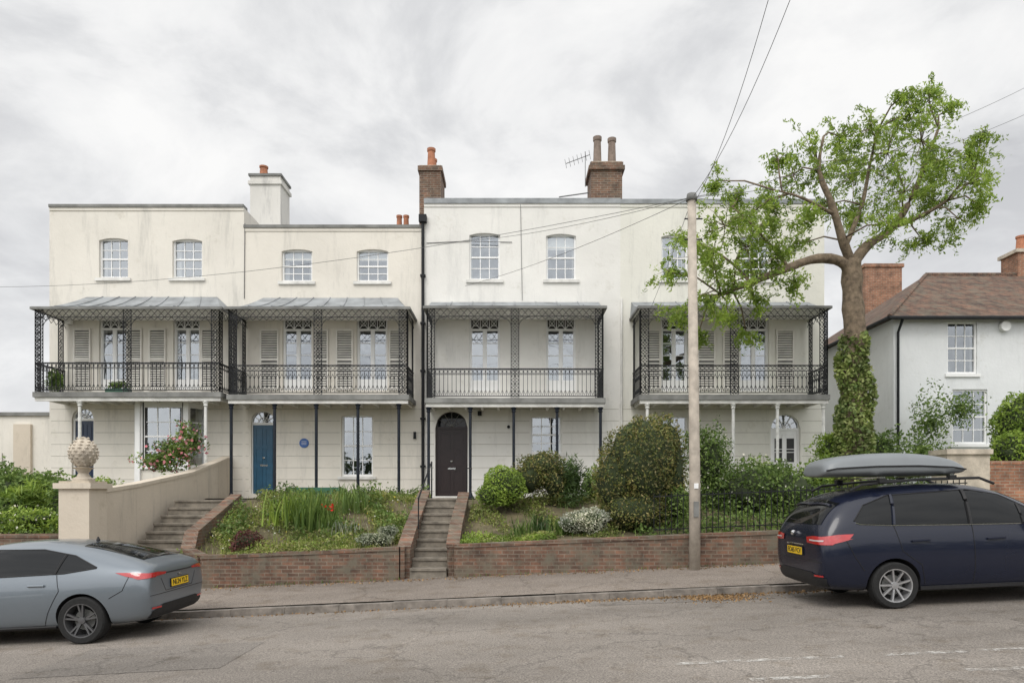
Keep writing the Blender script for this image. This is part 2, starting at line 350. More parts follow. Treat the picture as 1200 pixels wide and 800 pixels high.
wall('brick_retaining_wall',[(-22,13.7,-1.5,.75),(-8.95,13.7,-1,.85)],.23,'brick','brick')
wall('rendered_garden_wall',[(-8.6,13.85,-.5,1.72),(-8.65,15.5,-.5,1.88),(-8.8,18.5,-.5,2.25),(-9.0,21.58,.5,2.85)],.25,'gardenwall','gardenwall',.08)
wall('red_brick_wall',[(10.9,16,0,2.42),(18,16,0,2.42)],.25,'redbrick','redbrick',.08)
pil=empty('gate_pillar'); mb=Mb()
mb.box(-8.9,-8.3,13.4,14.0,-.6,1.75,'gardenwall'); mb.box(-8.97,-8.23,13.33,14.07,1.75,1.86,'gardenwall'); mb.box(-8.9,-8.3,13.4,14.0,1.86,1.9,'stone')
mb.build('shaft',pil); mb=Mb(); c=(-8.6,13.7,1.9)
mb.lathe(c,[(.0,0),(.2,0),(.2,.05),(.12,.09),(.09,.16),(.14,.24),(.2,.27),(.0,.3)],'stone',20)
prof=[(.03,.26)]+[(.25*math.sin(math.pi*(.12+.85*t))**.7,.3+.58*t) for t in np.linspace(0,1,13)]+[(0,.9)]
mb.lathe(c,prof,'stone',20)
for i in range(9):
    t=(i+.5)/9; r=.25*math.sin(math.pi*(.12+.85*t))**.7; h=.3+.58*t; k=max(5,int(r*52))
    for j in range(k):
        a=2*math.pi*(j+.5*(i%2))/k; q=Vector((c[0]+r*math.cos(a),c[1]+r*math.sin(a),c[2]+h)); o=Vector((math.cos(a),math.sin(a),.4))*.035; s_=.042
        tt=Vector((-math.sin(a),math.cos(a),0))*s_; u=Vector((0,0,s_))
        mb.add([q-tt,q-u,q+tt,q+u,q+o],[(0,1,4),(1,2,4),(2,3,4),(3,0,4)],'stone')
mb.build('pineapple_finial',pil)
def steps(name,x0,x1,y0,z0,z1,n,tread):
    mb=Mb(); h=(z1-z0)/n
    for i in range(n):
        y=y0+i*tread; z=z0+(i+1)*h
        mb.box(x0,x1,y+.03,y+tread+.04,z0-.6,z-.045,'step'); mb.box(x0+.003,x1-.003,y,y+tread+.03,z-.045,z,'step')
    mb.box(x0,x1,y0+n*tread+.04,19.5,z0-.3,z1-.004,'step'); return mb.build(name)
steps('stone_steps',-2.05,-1.315,13.65,-.02,1.55,9,.34)
steps('stone_steps',-8.35,-7.07,13.9,-.28,1.5,10,.33)
mb=Mb()
for x in (-2.0,): 
    mb.tube([(x,14.6,.9),(x,14.6,1.55),(x,17,2.45),(x,17,1.6)],.018,'iron',6)
mb.build('handrail')
mb=Mb()
mb.tube([(-1.12,17,1.5),(-1.12,17,2.3),(-1.12,19,2.35)],.015,'iron',6); mb.build('handrail')
mb=Mb(); x=2.9
while x<9.3:
    mb.bar((x,13.95,wt(x)-.1),(x,13.95,wt(x)+.85),.014,'iron'); x+=.12
for h in (.1,.78): mb.bar((2.9,13.95,wt(2.9)+h),(9.3,13.95,wt(9.3)+h),.022,'iron')
mb.build('iron_railing')
# ---------------------------------------------------------------- houses
D=21.6
WX=lambda px:(px-600)/800*D
WZ=lambda py:CAMZ+(580-py)/800*D
def facade(mb,x0,x1,z0,z1,y,ops,k,rev=.12,rk=None):
    xs=sorted(set([x0,x1]+[o[0] for o in ops]+[o[1] for o in ops])); zs=sorted(set([z0,z1]+[o[2] for o in ops]+[o[3] for o in ops]))
    for i in range(len(xs)-1):
        for j in range(len(zs)-1):
            cx=(xs[i]+xs[i+1])/2; cz=(zs[j]+zs[j+1])/2
            if any(o[0]<cx<o[1] and o[2]<cz<o[3] for o in ops): continue
            mb.quad((xs[i],y,zs[j]),(xs[i+1],y,zs[j]),(xs[i+1],y,zs[j+1]),(xs[i],y,zs[j+1]),k)
    for o in ops:
        a,b,c,d=o[:4]; rise=o[4] if len(o)>4 else 0; yy=y+rev
        mb.quad((a,y,c),(a,yy,c),(a,yy,d-rise),(a,y,d-rise),k); mb.quad((b,y,c),(b,y,d-rise),(b,yy,d-rise),(b,yy,c),k)
        mb.quad((a,y,c),(b,y,c),(b,yy,c),(a,yy,c),k)
        if rise<=0: mb.quad((a,y,d),(b,y,d),(b,yy,d),(a,yy,d),k)
        else:
            n=14; pts=[]
            for i in range(n+1):
                t=i/n*2-1; pts.append((a+(b-a)*(i/n), d-rise+rise*math.sqrt(max(0,1-t*t)) if rise>.3 else d-rise+rise*(1-t*t)))
            for (xa,za),(xb,zb) in zip(pts[:-1],pts[1:]):
                mb.quad((xa,y,za),(xb,y,zb),(xb,y,d),(xa,y,d),k); mb.quad((xa,y,za),(xb,y,zb),(xb,yy,zb),(xa,yy,za),k)
def sash(fr,gl,x0,x1,z0,z1,cols,rows,y,cur=0.25,fk='trim',meet=True,blind=0):
    w=.055
    fr.box(x0,x0+w,y-.03,y+.05,z0,z1,fk); fr.box(x1-w,x1,y-.03,y+.05,z0,z1,fk)
    fr.box(x0+w,x1-w,y-.028,y+.048,z0,z0+w*1.3,fk); fr.box(x0+w,x1-w,y-.028,y+.048,z1-w,z1,fk)
    zm=(z0+z1)/2
    if meet: fr.box(x0+w,x1-w,y-.015,y+.04,zm-.025,zm+.025,fk)
    for i in range(1,cols):
        x=x0+w+(x1-x0-2*w)*i/cols; fr.box(x-.012,x+.012,y,y+.03,z0+w,z1-w,fk)
    for i in range(1,rows):
        z=z0+w+(z1-z0-2*w)*i/rows
        if meet and abs(z-zm)<.05: continue
        fr.box(x0+w,x1-w,y+.002,y+.028,z-.012,z+.012,fk)
    gl.quad((x0+.01,y+.02,z0+.01),(x1-.01,y+.02,z0+.01),(x1-.01,y+.02,z1-.01),(x0+.01,y+.02,z1-.01),'glass')
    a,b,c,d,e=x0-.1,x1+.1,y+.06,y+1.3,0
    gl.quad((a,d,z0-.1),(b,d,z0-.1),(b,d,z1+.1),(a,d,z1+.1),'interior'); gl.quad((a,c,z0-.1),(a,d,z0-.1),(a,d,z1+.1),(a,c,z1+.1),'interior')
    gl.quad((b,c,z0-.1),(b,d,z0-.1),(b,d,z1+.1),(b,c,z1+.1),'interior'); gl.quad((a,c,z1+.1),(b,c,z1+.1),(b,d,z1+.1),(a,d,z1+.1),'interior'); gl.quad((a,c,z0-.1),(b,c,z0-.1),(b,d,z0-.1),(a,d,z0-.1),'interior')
    if cur:
        for s in (0,1):
            W=(x1-x0)*cur*random.uniform(.5,1.2); n=8; xa=x0 if s==0 else x1-W
            for i in range(n):
                u0=xa+W*i/n; u1=xa+W*(i+1)/n; ya=y+.16+.03*(i%2); yb=y+.16+.03*((i+1)%2)
                gl.quad((u0,ya,z0),(u1,yb,z0),(u1,yb,z1),(u0,ya,z1),'curtain')
    if blind: gl.quad((x0,y+.1,z1-(z1-z0)*blind),(x1,y+.1,z1-(z1-z0)*blind),(x1,y+.1,z1),(x0,y+.1,z1),'curtain')
def french(fr,gl,x0,x1,z0,z1,zt,y):
    fr.box(x0,x1,y-.032,y+.05,zt-.03,zt+.03,'trim')
    n=3; cw=(x1-x0-.1)/n
    for i in range(n):
        a=x0+.05+i*cw; b=a+cw
        for q in ((a,zt+.03,b,z1-.05),(a,z1-.05,b,zt+.03)): fr.bar((q[0],y-.005,q[1]),(q[2],y-.005,q[3]),.022,'trim')
        fr.box(b-.014,b+.014,y-.01,y+.01,zt+.03,z1-.05,'trim')
        cx=(a+b)/2; cz=(zt+z1)/2
        for j in range(10):
            t0=2*math.pi*j/10; t1=2*math.pi*(j+1)/10; r=.09
            fr.bar((cx+r*math.cos(t0),y-.012,cz+r*math.sin(t0)),(cx+r*math.cos(t1),y-.012,cz+r*math.sin(t1)),.014,'trim')
    sash(fr,gl,x0,x1,z0,z1,1,1,y,.10,meet=False)
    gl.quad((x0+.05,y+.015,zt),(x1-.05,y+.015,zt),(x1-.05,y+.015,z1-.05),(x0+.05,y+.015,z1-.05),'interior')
    xm=(x0+x1)/2; fr.box(xm-.04,xm+.04,y-.02,y+.04,z0+.06,zt-.03,'trim')
    for a,b in ((x0+.05,xm-.04),(xm+.04,x1-.05)):
        fr.box(a,b,y-.012,y+.035,z0+.06,z0+.36,'trim')
        for i in range(1,4):
            z=z0+.36+(zt-z0-.39)*i/4; fr.box(a,b,y+.002,y+.03,z-.011,z+.011,'trim')
        fr.box(a,a+.025,y-.01,y+.033,z0+.36,zt-.03,'trim'); fr.box(b-.025,b,y-.01,y+.033,z0+.36,zt-.03,'trim')
def shutter(mb,x0,x1,z0,z1,y):
    w=.045; mb.box(x0,x0+w,y-.06,y-.02,z0,z1,'shutter'); mb.box(x1-w,x1,y-.06,y-.02,z0,z1,'shutter')
    zm=(z0+z1)/2
    for z in (z0,zm-.03,z1-.06): mb.box(x0+w,x1-w,y-.058,y-.022,z,z+.07,'shutter')
    z=z0+.09
    while z<z1-.08:
        if abs(z-zm)>.05:
            mb.add([(x0+w,y-.058,z-.02),(x1-w,y-.058,z-.02),(x1-w,y-.025,z+.022),(x0+w,y-.025,z+.022),(x0+w,y-.053,z-.026),(x1-w,y-.053,z-.026),(x1-w,y-.02,z+.016),(x0+w,y-.02,z+.016)],[(0,1,2,3),(4,5,6,7),(0,1,5,4),(2,3,7,6)],'shutter')
        z+=.075
    mb.box(x0+.01,x1-.01,y-.017,y-.012,z0,z1,'coping')
def trellis(mb,ax,c,fixed,z0,z1,w,k='iron'):
    def p(u,z): return (c+u,fixed,z) if ax=='x' else (fixed,c+u,z)
    mb.bar(p(-w/2,z0),p(-w/2,z1),.02,k); mb.bar(p(w/2,z0),p(w/2,z1),.02,k)
    n=max(3,round((z1-z0)/(w*1.0))); h=(z1-z0)/n
    for i in range(n):
        a=z0+i*h; b=a+h; m_=(a+b)/2
        pts=[(-w/2,m_),(-w/5,m_-h*.18),(0,a),(w/5,m_-h*.18),(w/2,m_),(w/5,m_+h*.18),(0,b),(-w/5,m_+h*.18),(-w/2,m_)]
        for q,r in zip(pts[:-1],pts[1:]): mb.bar(p(*q),p(*r),.016,k)
        mb.bar(p(-w/2,a),p(w/2,a),.013,k)
        mb.bar(p(-w/2,a),p(w/2,b),.012,k); mb.bar(p(-w/2,b),p(w/2,a),.012,k)
def balcony(par,pxl,pxr,pyf,pye,pyw,hip,k,colpx,colk,style=0,slab='trim',inset=0):
    F=20.2; x0=X(pxl,F); x1=X(pxr,F); zf=Z(pyf,F); ze=Z(pye,F); zw=WZ(pyw)
    mb=Mb(); 
    mb.box(x0,x1,F,D-.003,zf-.1,zf,'sill'); mb.box(x0-.03,x1+.03,F-.035,F-.003,zf-.13,zf+.02,'coping'); mb.box(x0-.04,x0-.003,F-.003,D-.005,zf-.13,zf+.02,'coping'); mb.box(x1+.003,x1+.04,F-.003,D-.005,zf-.13,zf+.02,'coping')
    n=10
    for i in range(n+1):
        x=x0+.1+(x1-x0-.2)*i/n; mb.box(x-.03,x+.03,F+.05,D-.01,zf-.19,zf-.103,'sill')
    mb.box(x0,x1,F+.02,F+.1,zf-.24,zf-.11,'sill')
    mb.build('balcony_floor',par)
    mb=Mb(); zb=zf+.08; zt=zf+.88
    def rail(pa,pb,L):
        d=(pb-pa)/L
        def q(u,z): return tuple(pa+d*u+Vector((0,0,z)))
        for z,t in ((zb,.024),(zt,.034),(zt-.16,.018)): mb.bar(q(0,z),q(L,z),t,k)
        m_=max(2,round(L/.125)); s=L/m_
        for i in range(m_+1):
            u=i*s
            mb.bar(q(u,zb),q(u,zt if style!=1 else zt-.16),.0145,k)
            if i<m_:
                cu=u+s/2; cz=zt-.08; r=.055
                for j in range(8):
                    a=math.pi*j/4; b_=math.pi*(j+1)/4; mb.bar(q(cu+r*math.cos(a),cz+r*math.sin(a)),q(cu+r*math.cos(b_),cz+r*math.sin(b_)),.011,k)
                if style==1:
                    mb.bar(q(u,zb+.22),q(cu,zb+.06),.012,k); mb.bar(q(cu,zb+.06),q(u+s,zb+.22),.012,k)
                    mb.bar(q(u,zb+.4),q(cu,zb+.55),.012,k); mb.bar(q(cu,zb+.55),q(u+s,zb+.4),.012,k)
                else:
                    mb.bar(q(u,zb+.18),q(cu,zb+.03),.010,k); mb.bar(q(cu,zb+.03),q(u+s,zb+.18),.010,k)
    rail(Vector((x0+.03,F,0)),Vector((x1-.03,F,0)),x1-x0-.06)
    rail(Vector((x0+.03,F,0)),Vector((x0+.03,D-.05,0)),D-.05-F); rail(Vector((x1-.03,F,0)),Vector((x1-.03,D-.05,0)),D-.05-F)
    mb.build('balcony_railing',par)
    mb=Mb(); w=.23
    for c in (x0+.03+w/2,(x0+x1)/2,x1-.03-w/2): trellis(mb,'x',c,F,zf,ze-.02,w,k)
    for xx in (x0+.03,x1-.03):
        trellis(mb,'y',F+w/2,xx,zf,ze-.02,w,k); trellis(mb,'y',D-.25,xx,zf,ze-.02,w,k)
    L=x1-x0-.06; n=round(L/.2); s=L/n
    mb.bar((x0+.03,F,ze-.24),(x1-.03,F,ze-.24),.017,k)
    for i in range(n):
        a=x0+.03+i*s
        mb.bar((a,F,ze-.24),(a+s,F,ze-.02),.012,k); mb.bar((a,F,ze-.02),(a+s,F,ze-.24),.012,k)
        mb.bar((a,F,ze-.24),(a+s/2,F,ze-.33),.012,k); mb.bar((a+s/2,F,ze-.33),(a+s,F,ze-.24),.012,k)
    for c,sg in ((x0+.03+w,1),((x0+x1)/2+w/2,1),((x0+x1)/2-w/2,-1),(x1-.03-w,-1)):
        pp=[(c+sg*.3*(1-math.cos(t)),F,ze-.26-.3*(1-math.sin(t))) for t in np.linspace(0,math.pi/2,7)]
        for q,r in zip(pp[:-1],pp[1:]): mb.bar(q,r,.014,k)
    for xx in (x0+.03,x1-.03):
        for i in range(6):
            a=F+(D-F)*i/6; b=F+(D-F)*(i+1)/6; mb.bar((xx,a,ze-.24),(xx,b,ze-.02),.011,k); mb.bar((xx,a,ze-.02),(xx,b,ze-.24),.011,k)
    mb.build('iron_trellis',par)
    mb=Mb(); ov=.06; rows=[]
    for i in range(6):
        t=i/5; zz=ze+.06+(zw-ze-.06)*(t**1.5 if hip else t); ins=hip*t
        rows.append([(x0-ov+ins,F-ov+(D-F+ov-.004)*t,zz),(x1+ov-ins,F-ov+(D-F+ov-.004)*t,zz)])
    for a,b in zip(rows[:-1],rows[1:]): mb.quad(a[0],a[1],b[1],b[0],'lead')
    for e in (0,1):
        for a,b in zip(rows[:-1],rows[1:]):
            xe=rows[0][e][0]; mb.quad(a[e],b[e],(xe,b[e][1],ze+.06),(xe,a[e][1],ze+.06),'lead')
    nr=8
    for i in range(1,nr):
        f=i/nr; pts=[(r[0][0]+(r[1][0]-r[0][0])*f,r[0][1],r[0][2]+.012) for r in rows]; mb.tube(pts,.018,'lead',4)
    mb.box(x0-ov-.02,x1+ov+.02,F-ov-.02,F-ov+.06,ze-.02,ze+.05,'coping')
    mb.box(x0-ov+.0,x1+ov,F-ov+.062,D-.006,ze+.01,ze+.04,'sill')
    mb.box(x0-ov-.02,x0-ov+.04,F-ov+.062,D-.006,ze-.02,ze+.048,'coping'); mb.box(x1+ov-.04,x1+ov+.02,F-ov+.062,D-.006,ze-.02,ze+.048,'coping')
    mb.build('canopy_roof',par)
    mb=Mb()
    for px in colpx:
        x=X(px,F); zz=1.2
        mb.tube([(x,F+.06,zz),(x,F+.06,zf-.24)],.045,colk,8); mb.lathe((x,F+.06,zf-.4),[(.045,0),(.075,.03),(.05,.06),(.09,.14),(.0,.16)],colk,10); mb.lathe((x,F+.06,1.5),[(.11,0),(.11,.08),(.07,.12),(.05,.2)],colk,10)
    mb.build('support_columns',par)
def door_arch(mb,gl,x0,x1,z0,z1,y,k,style='panel'):
    w=x1-x0; r=w/2; zs=z1-r
    mb.box(x0,x0+.06,y-.02,y+.06,z0,z1,'trim' if style!='dark' else k); mb.box(x1-.06,x1,y-.02,y+.06,z0,z1,'trim' if style!='dark' else k)
    mb.box(x0+.06,x1-.06,y-.02,y+.06,zs-.04,zs+.04,'trim' if style!='dark' else k)
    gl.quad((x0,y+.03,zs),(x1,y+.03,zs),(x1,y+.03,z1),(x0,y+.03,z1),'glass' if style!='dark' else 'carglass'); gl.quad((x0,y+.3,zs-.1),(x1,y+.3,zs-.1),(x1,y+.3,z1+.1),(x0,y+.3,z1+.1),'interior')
    cx=(x0+x1)/2
    for a in (30,60,90,120,150):
        a=math.radians(a); mb.bar((cx,y,zs+.04),(cx+r*math.cos(a),y,zs+.04+r*math.sin(a)),.015,'trim' if style!='dark' else 'coping')
    for i in range(12):
        a=math.pi*i/12; b=math.pi*(i+1)/12; 
        for rr in ((r-.03),r*.45): mb.bar((cx+rr*math.cos(a),y-.005,zs+.02+rr*math.sin(a)),(cx+rr*math.cos(b),y-.005,zs+.02+rr*math.sin(b)),.03 if rr>r*.6 else .014,'trim' if style!='dark' else k)
    mb.box(x0+.06,x1-.06,y+.01,y+.05,z0,zs-.04,k)
    a,b=x0+.14,x1-.14; h=zs-z0-.04
    for (u0,u1) in ((a,cx-.05),(cx+.05,b)):
        for (v0,v1) in ((.06,.38),(.44,.66),(.70,.95)):
            for q in ((u0,u1,z0+h*v0,z0+h*v0+.02),(u0,u1,z0+h*v1-.02,z0+h*v1),(u0,u0+.02,z0+h*v0+.02,z0+h*v1-.02),(u1-.02,u1,z0+h*v0+.02,z0+h*v1-.02)): mb.box(q[0],q[1],y-.004,y+.008,q[2],q[3],k)
    mb.box(cx-.12,cx+.12,y-.006,y+.007,z0+h*.40,z0+h*.425,'chrome'); mb.lathe((cx,y-.03,z0+h*.52),[(0,-.02),(.035,0),(.02,.03)],'chrome',10,'y')
def house(mk,pxa,pxb,pyp,ups,frs,shs,gws,drs,extra=None,cornice='coping',copingh=.09,cur=.15):
    par=empty('terraced_house'); wl=Mb(); fr=Mb(); gl=Mb(); sh=Mb()
    x0,x1=WX(pxa),WX(pxb); zt=WZ(pyp); ops=[]
    R=lambda r:(WX(r[0]),WX(r[1]),WZ(r[3]),WZ(r[2]))
    for r in ups: ops.append((*R(r),.07))
    for r in frs: ops.append((*R(r),))
    for r in gws: ops.append((*R(r),.05))
    for r in drs:
        q=R(r); ops.append((*q,(q[1]-q[0])/2))
    facade(wl,x0,x1,-1.4,zt-copingh,D,ops,mk,.14)
    wl.box(x0+.001,x0+.22,D+.002,D+8,-1.4,zt-copingh,mk); wl.box(x1-.22,x1-.001,D+.002,D+8,-1.4,zt-copingh,mk); wl.box(x0+.22,x1-.22,D+7.8,D+8,-1.4,zt-copingh,mk)
    wl.box(x0+.22,x1-.22,D+.3,D+7.8,zt-.6,zt-.5,'lead'); wl.box(x0+.22,x1-.22,D+.002,D+.25,zt-.7,zt-copingh,mk)
    wl.box(x0-.0,x1+.0,D-.06,D+.28,zt-copingh,zt,cornice)
    wl.box(x0+.002,x1-.002,D-.025,D-.002,zt-copingh-.1,zt-copingh-.001,mk)
    z=1.75; allo=[o for o in ops if o[2]<4.2]
    while z<4.35:
        segs=[(x0+.05,x1-.05)]
        for o in allo:
            if o[2]-.05<z<o[3]+.05:
                ns=[]
                for a,b in segs:
                    if o[0]-.04>a: ns.append((a,min(b,o[0]-.04)))
                    if o[1]+.04<b: ns.append((max(a,o[1]+.04),b))
                segs=[s for s in ns if s[1]>s[0]]
        for a,b in segs: wl.box(a,b,D-.003,D-.0005,z-.009,z+.009,'groove')
        z+=.37
    wl.build('walls',par)
    for i,r in enumerate(ups):
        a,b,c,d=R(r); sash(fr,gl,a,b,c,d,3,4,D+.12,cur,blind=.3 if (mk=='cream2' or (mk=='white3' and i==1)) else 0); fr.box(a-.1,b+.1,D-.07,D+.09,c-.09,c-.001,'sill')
    for r,pt in zip(frs,[None]*9):
        a,b,c,d=R(r); french(fr,gl,a,b,c,d,d-.42,D+.12)
    for r in gws:
        a,b,c,d=R(r); sash(fr,gl,a,b,c,d,3,4,D+.12,.12); fr.box(a-.1,b+.1,D-.07,D+.09,c-.09,c-.001,'sill')
    for r in shs:
        a,b,c,d=R(r); shutter(sh,a,b,c,d,D)
    fr.build('window_frames',par); gl.build('window_glass',par)
    if sh.v: sh.build('shutters',par)
    return par,R
h1,R=house('cream1',58,286,240,[(116,150,279,326),(202,237,280,326)],[(116,148,369,457),(203,234,369,457)],[(87,107,385,457),(149,167,385,457),(175,195,385,457),(236,254,385,457)],[],[(84,110,478,566)])
mb=Mb();g=Mb(); a,b,c,d=R((84,110,478,566)); door_arch(mb,g,a,b,c,d,D+.1,'navydoor'); mb.build('front_door',h1); g.build('fanlight',h1)
balcony(h1,40,258,460,362,348,.75,'iron',[92,240],'ironwhite',0)
mb=Mb(); g=Mb(); xa,xb=WX(162),WX(243); yb=D-.62; zb0=1.3; zw0=WZ(548); zw1=WZ(478)
pts=[(xa,D-.003),(xa+.35,yb),(xb-.35,yb),(xb,D-.003)]
for (p,q) in zip(pts[:-1],pts[1:]):
    p=Vector((*p,0)); q=Vector((*q,0)); dd=(q-p); L=dd.length; ang=math.atan2(dd.y,dd.x)
    T=Matrix.Translation(p)@Matrix.Rotation(ang,4,'Z'); mb.T=T; g.T=T
    mb.box(.0,L,.02,.12,zb0,zw0-.06,'cream1'); mb.box(-.02,L+.02,-.05,.13,zw0-.06,zw0,'trim'); mb.box(0,L,.02,.12,zw1,zw1+.3,'trim'); mb.box(-.03,L+.03,-.06,.14,zw1+.3,zw1+.36,'trim')
    if L>1:
        mb.box(.0,.12,.0,.11,zw0,zw1,'trim'); mb.box(L-.12,L,.0,.11,zw0,zw1,'trim')
        sash(mb,g,.12,L-.12,zw0,zw1,3,4,.05,0)
    else: sash(mb,g,.04,L-.04,zw0,zw1,1,4,.05,0)
    mb.T=g.T=None
    mb.box(p.x-.07,p.x+.07,p.y-.07 if p.y<D-.1 else D-.1,p.y+.07 if p.y<D-.1 else D-.004,zb0,zw1+.3,'trim')
mb.build('bay_window',h1); g.build('bay_glass',h1)
h2,R=house('cream2',286,497,264,[(330,366,292,330),(418,455,292,330)],[(331,366,370,457),(418,454,370,457)],[(305,327,386,457),(369,385,386,457),(394,414,386,457),(456,474,386,457)],[(400,437,486,558)],[(293,323,481,578)])
mb=Mb();g=Mb(); a,b,c,d=R((293,323,481,578)); door_arch(mb,g,a,b,c,d,D+.1,'bluedoor'); mb.build('front_door',h2); g.build('fanlight',h2)
mb=Mb(); mb.lathe((WX(356.5),D-.03,WZ(519)),[(0,0),(.14,0),(.15,.01),(.15,.028)],'plaque',24,'y'); 
for i in range(3): mb.box(WX(356.5)-.08,WX(356.5)+.08,D-.033,D-.0305,WZ(519)+.045-i*.045,WZ(519)+.055-i*.045,'trim')
mb.build('blue_plaque',h2)
balcony(h2,267,478,463,362,349,.6,'iron',[270,321,370,419,467],'ironblue',1)
h3,R=house('white3',497,727,233,[(550,586,273,328),(640,675,274,328)],[(550,586,370,458),(640,675,370,458)],[],[(622,658,487,531)],[(510,548,482,581)],cornice='lead',copingh=.16,cur=.1)
mb=Mb();g=Mb(); a,b,c,d=R((510,548,482,581)); door_arch(mb,g,a,b,c,d,D+.13,'darkdoor','dark'); mb.build('front_door',h3); g.build('fanlight',h3)
balcony(h3,499,708,467,361,354,.05,'iron',[502,551,602,653,704],'ironblue',0)
h4,R=house('white4',727,966,234,[(775,806,275,328),(868,903,275,328)],[(775,806,370,458),(867,901,370,458)],[(757,774,386,457),(817,838,386,457),(847,865,386,457),(909,930,386,457)],[(775,806,487,545)],[(903,938,485,578)],cornice='lead',copingh=.14)
mb=Mb();g=Mb(); a,b,c,d=R((903,938,485,578)); door_arch(mb,g,a,b,c,d,D+.1,'trim')
for i in range(2): 
    xm=(a+b)/2; g.quad((a+.16+i*(xm-a-.09),D+.098,c+1.0),(xm-.07+i*(xm-a-.09),D+.098,c+1.0),(xm-.07+i*(xm-a-.09),D+.098,c+1.75),(a+.16+i*(xm-a-.09),D+.098,c+1.75),'interior')
mb.build('front_door',h4); g.build('fanlight',h4)
balcony(h4,750,971,463,361,354,.05,'iron',[759,812,860,912,966],'ironwhite',1)
for px,par,top in ((496,h3,262),):
    mb=Mb(); x=WX(px); mb.tube([(x,D-.09,WZ(top)),(x,D-.09,1.5)],.05,'iron',8); mb.box(x-.12,x+.12,D-.2,D-.005,WZ(top),WZ(top)+.22,'iron')
    for z in (2.5,4,5.5,7,8.5): mb.box(x-.08,x+.08,D-.15,D-.01,z,z+.06,'iron')
    mb.build('downpipe',par)
mb=Mb(); x=WX(728); mb.tube([(x,D-.06,WZ(350)),(x,D-.06,1.5)],.035,'sill',8); mb.build('downpipe',h4)
mb=Mb(); mb.lathe((WX(596),D-.05,WZ(500)),[(0,-.02),(.05,0),(.05,.04)],'iron',10,'y'); mb.box(WX(496)-.3,WX(496)-.22,D-.1,D-.01,WZ(514),WZ(506),'iron'); mb.box(WX(560),WX(560)+.12,D-.12,D-.01,WZ(487),WZ(482),'iron'); mb.build('wall_lights',h3)
# cables clipped on facades
mb=Mb()
for par_x,z0_,z1_ in ((286.5,350,262),):
    mb.tube([(WX(par_x),D-.02,WZ(z0_)),(WX(par_x)+.02,D-.02,WZ(z1_))],.012,'wire',4)
mb.tube([(WX(500),D-.02,WZ(285)),(WX(545),D-.02,WZ(283)),(WX(600),D-.02,WZ(284))],.01,'wire',4)
mb.tube([(WX(610),D-.02,WZ(240)),(WX(612),D-.02,WZ(352))],.009,'wire',4)
mb.build('wall_cables',h3)
mb=Mb(); xx=WX(88); mb.box(xx-.25,xx-.05,D-.16,D-.01,WZ(380),WZ(372),'trim'); mb.build('alarm_box',h1)
mb=Mb(); xx=X(140,20.5); mb.box(xx-.35,xx+.35,20.35,20.55,4.64,4.8,'green'); mb.box(X(335,20),X(398,20),19.95,20.4,1.5,1.85,'green')
mb.build('planter_box',h1); leafmesh('balcony_plants',blobpts([(xx,20.45,4.9,.35,.12,.12),(X(62,20.8),20.9,5.1,.22,.25,.33)],900,.5),.05,'leaf_mid',h1)
def pot(mb,x,y,z,h,r,k): mb.lathe((x,y,z),[(r*1.1,0),(r*1.15,.08),(r*.95,.12),(r*.8,h*.85),(r*.98,h*.88),(r*1.0,h),(r*.75,h),(r*.7,h*.6)],k,14)
d=25.0
mb=Mb(); a,b=X(298,d),X(333,d); t=Z(222,d); mb.box(a,b,d-.4,d+.6,8,t,'oldrender'); mb.box(a-.06,b+.06,d-.46,d+.66,t,t+.12,'oldrender'); mb.box(a,b,d-.4,d+.6,t+.12,t+.3,'oldrender'); mb.box(a-.05,b+.05,d-.45,d+.65,t+.3,t+.38,'coping')
pot(mb,a+.35,d,t+.38,.45,.16,'pot'); pot(mb,a+.72,d+.2,t+.38,.22,.14,'potold'); mb.box(a-.5,a-.003,d-.2,d+.5,8,t-1.3,'cream1'); mb.build('chimney',h1)
d=23.6
mb=Mb(); a,b=X(493,d),X(518,d); t=Z(206,d); mb.box(a,b,d-.35,d+.9,9,t,'chimbrick'); mb.box(a-.05,b+.05,d-.4,d+.95,t,t+.16,'chimbrick'); mb.box(a,b,d-.35,d+.9,t+.16,t+.2,'stone'); pot(mb,(a+b)/2,d,t+.2,.72,.15,'pot'); pot(mb,(a+b)/2,d+.5,t+.2,.6,.15,'pot'); mb.build('chimney',h3)
mb=Mb()
for px in (468,476): pot(mb,X(px,24.5),24.5,Z(266,24.5)-.2,.6,.11,'pot')
mb.box(X(462,24.5),X(482,24.5),24.2,24.8,9,Z(266,24.5)-.2,'chimbrick'); mb.build('chimney',h2)
d=23.2
mb=Mb(); a,b=X(689,d),X(729,d); t=Z(206,d); mb.box(a+.06,b-.06,d-.4,d+.7,9,t,'chimbrick'); mb.box(a-.02,b+.02,d-.48,d+.78,t,t+.14,'chimbrick'); mb.box(a+.03,b-.03,d-.44,d+.74,t+.14,t+.26,'chimbrick'); mb.box(a+.06,b-.06,d-.4,d+.7,t+.26,t+.3,'stone')
pot(mb,X(700,d),d,t+.3,1.0,.15,'potold'); pot(mb,X(717,d),d,t+.3,.95,.15,'potold'); mb.build('chimney',h3)
mb=Mb(); x=X(684,d); z=Z(190,d); mb.bar((x,d-.5,t-.6),(x,d-.5,z+.1),.02,'wire'); mb.bar((x-.65,d-.5,z-.3),(x+.15,d-.5,z),.018,'wire')
for i in range(7):
    f=i/6; q=(x-.65+.8*f,d-.5,z-.3+.3*f); mb.bar((q[0]-.04,q[1]-.1,q[2]+.10),(q[0]+.04,q[1]+.1,q[2]-.10),.01,'wire')
mb.build('tv_aerial',h3)
mb=Mb(); mb.bar((X(655,23),23,Z(231,23)),(X(690,23),23,Z(226,23)),.03,'wire'); mb.build('roof_cable',h3)
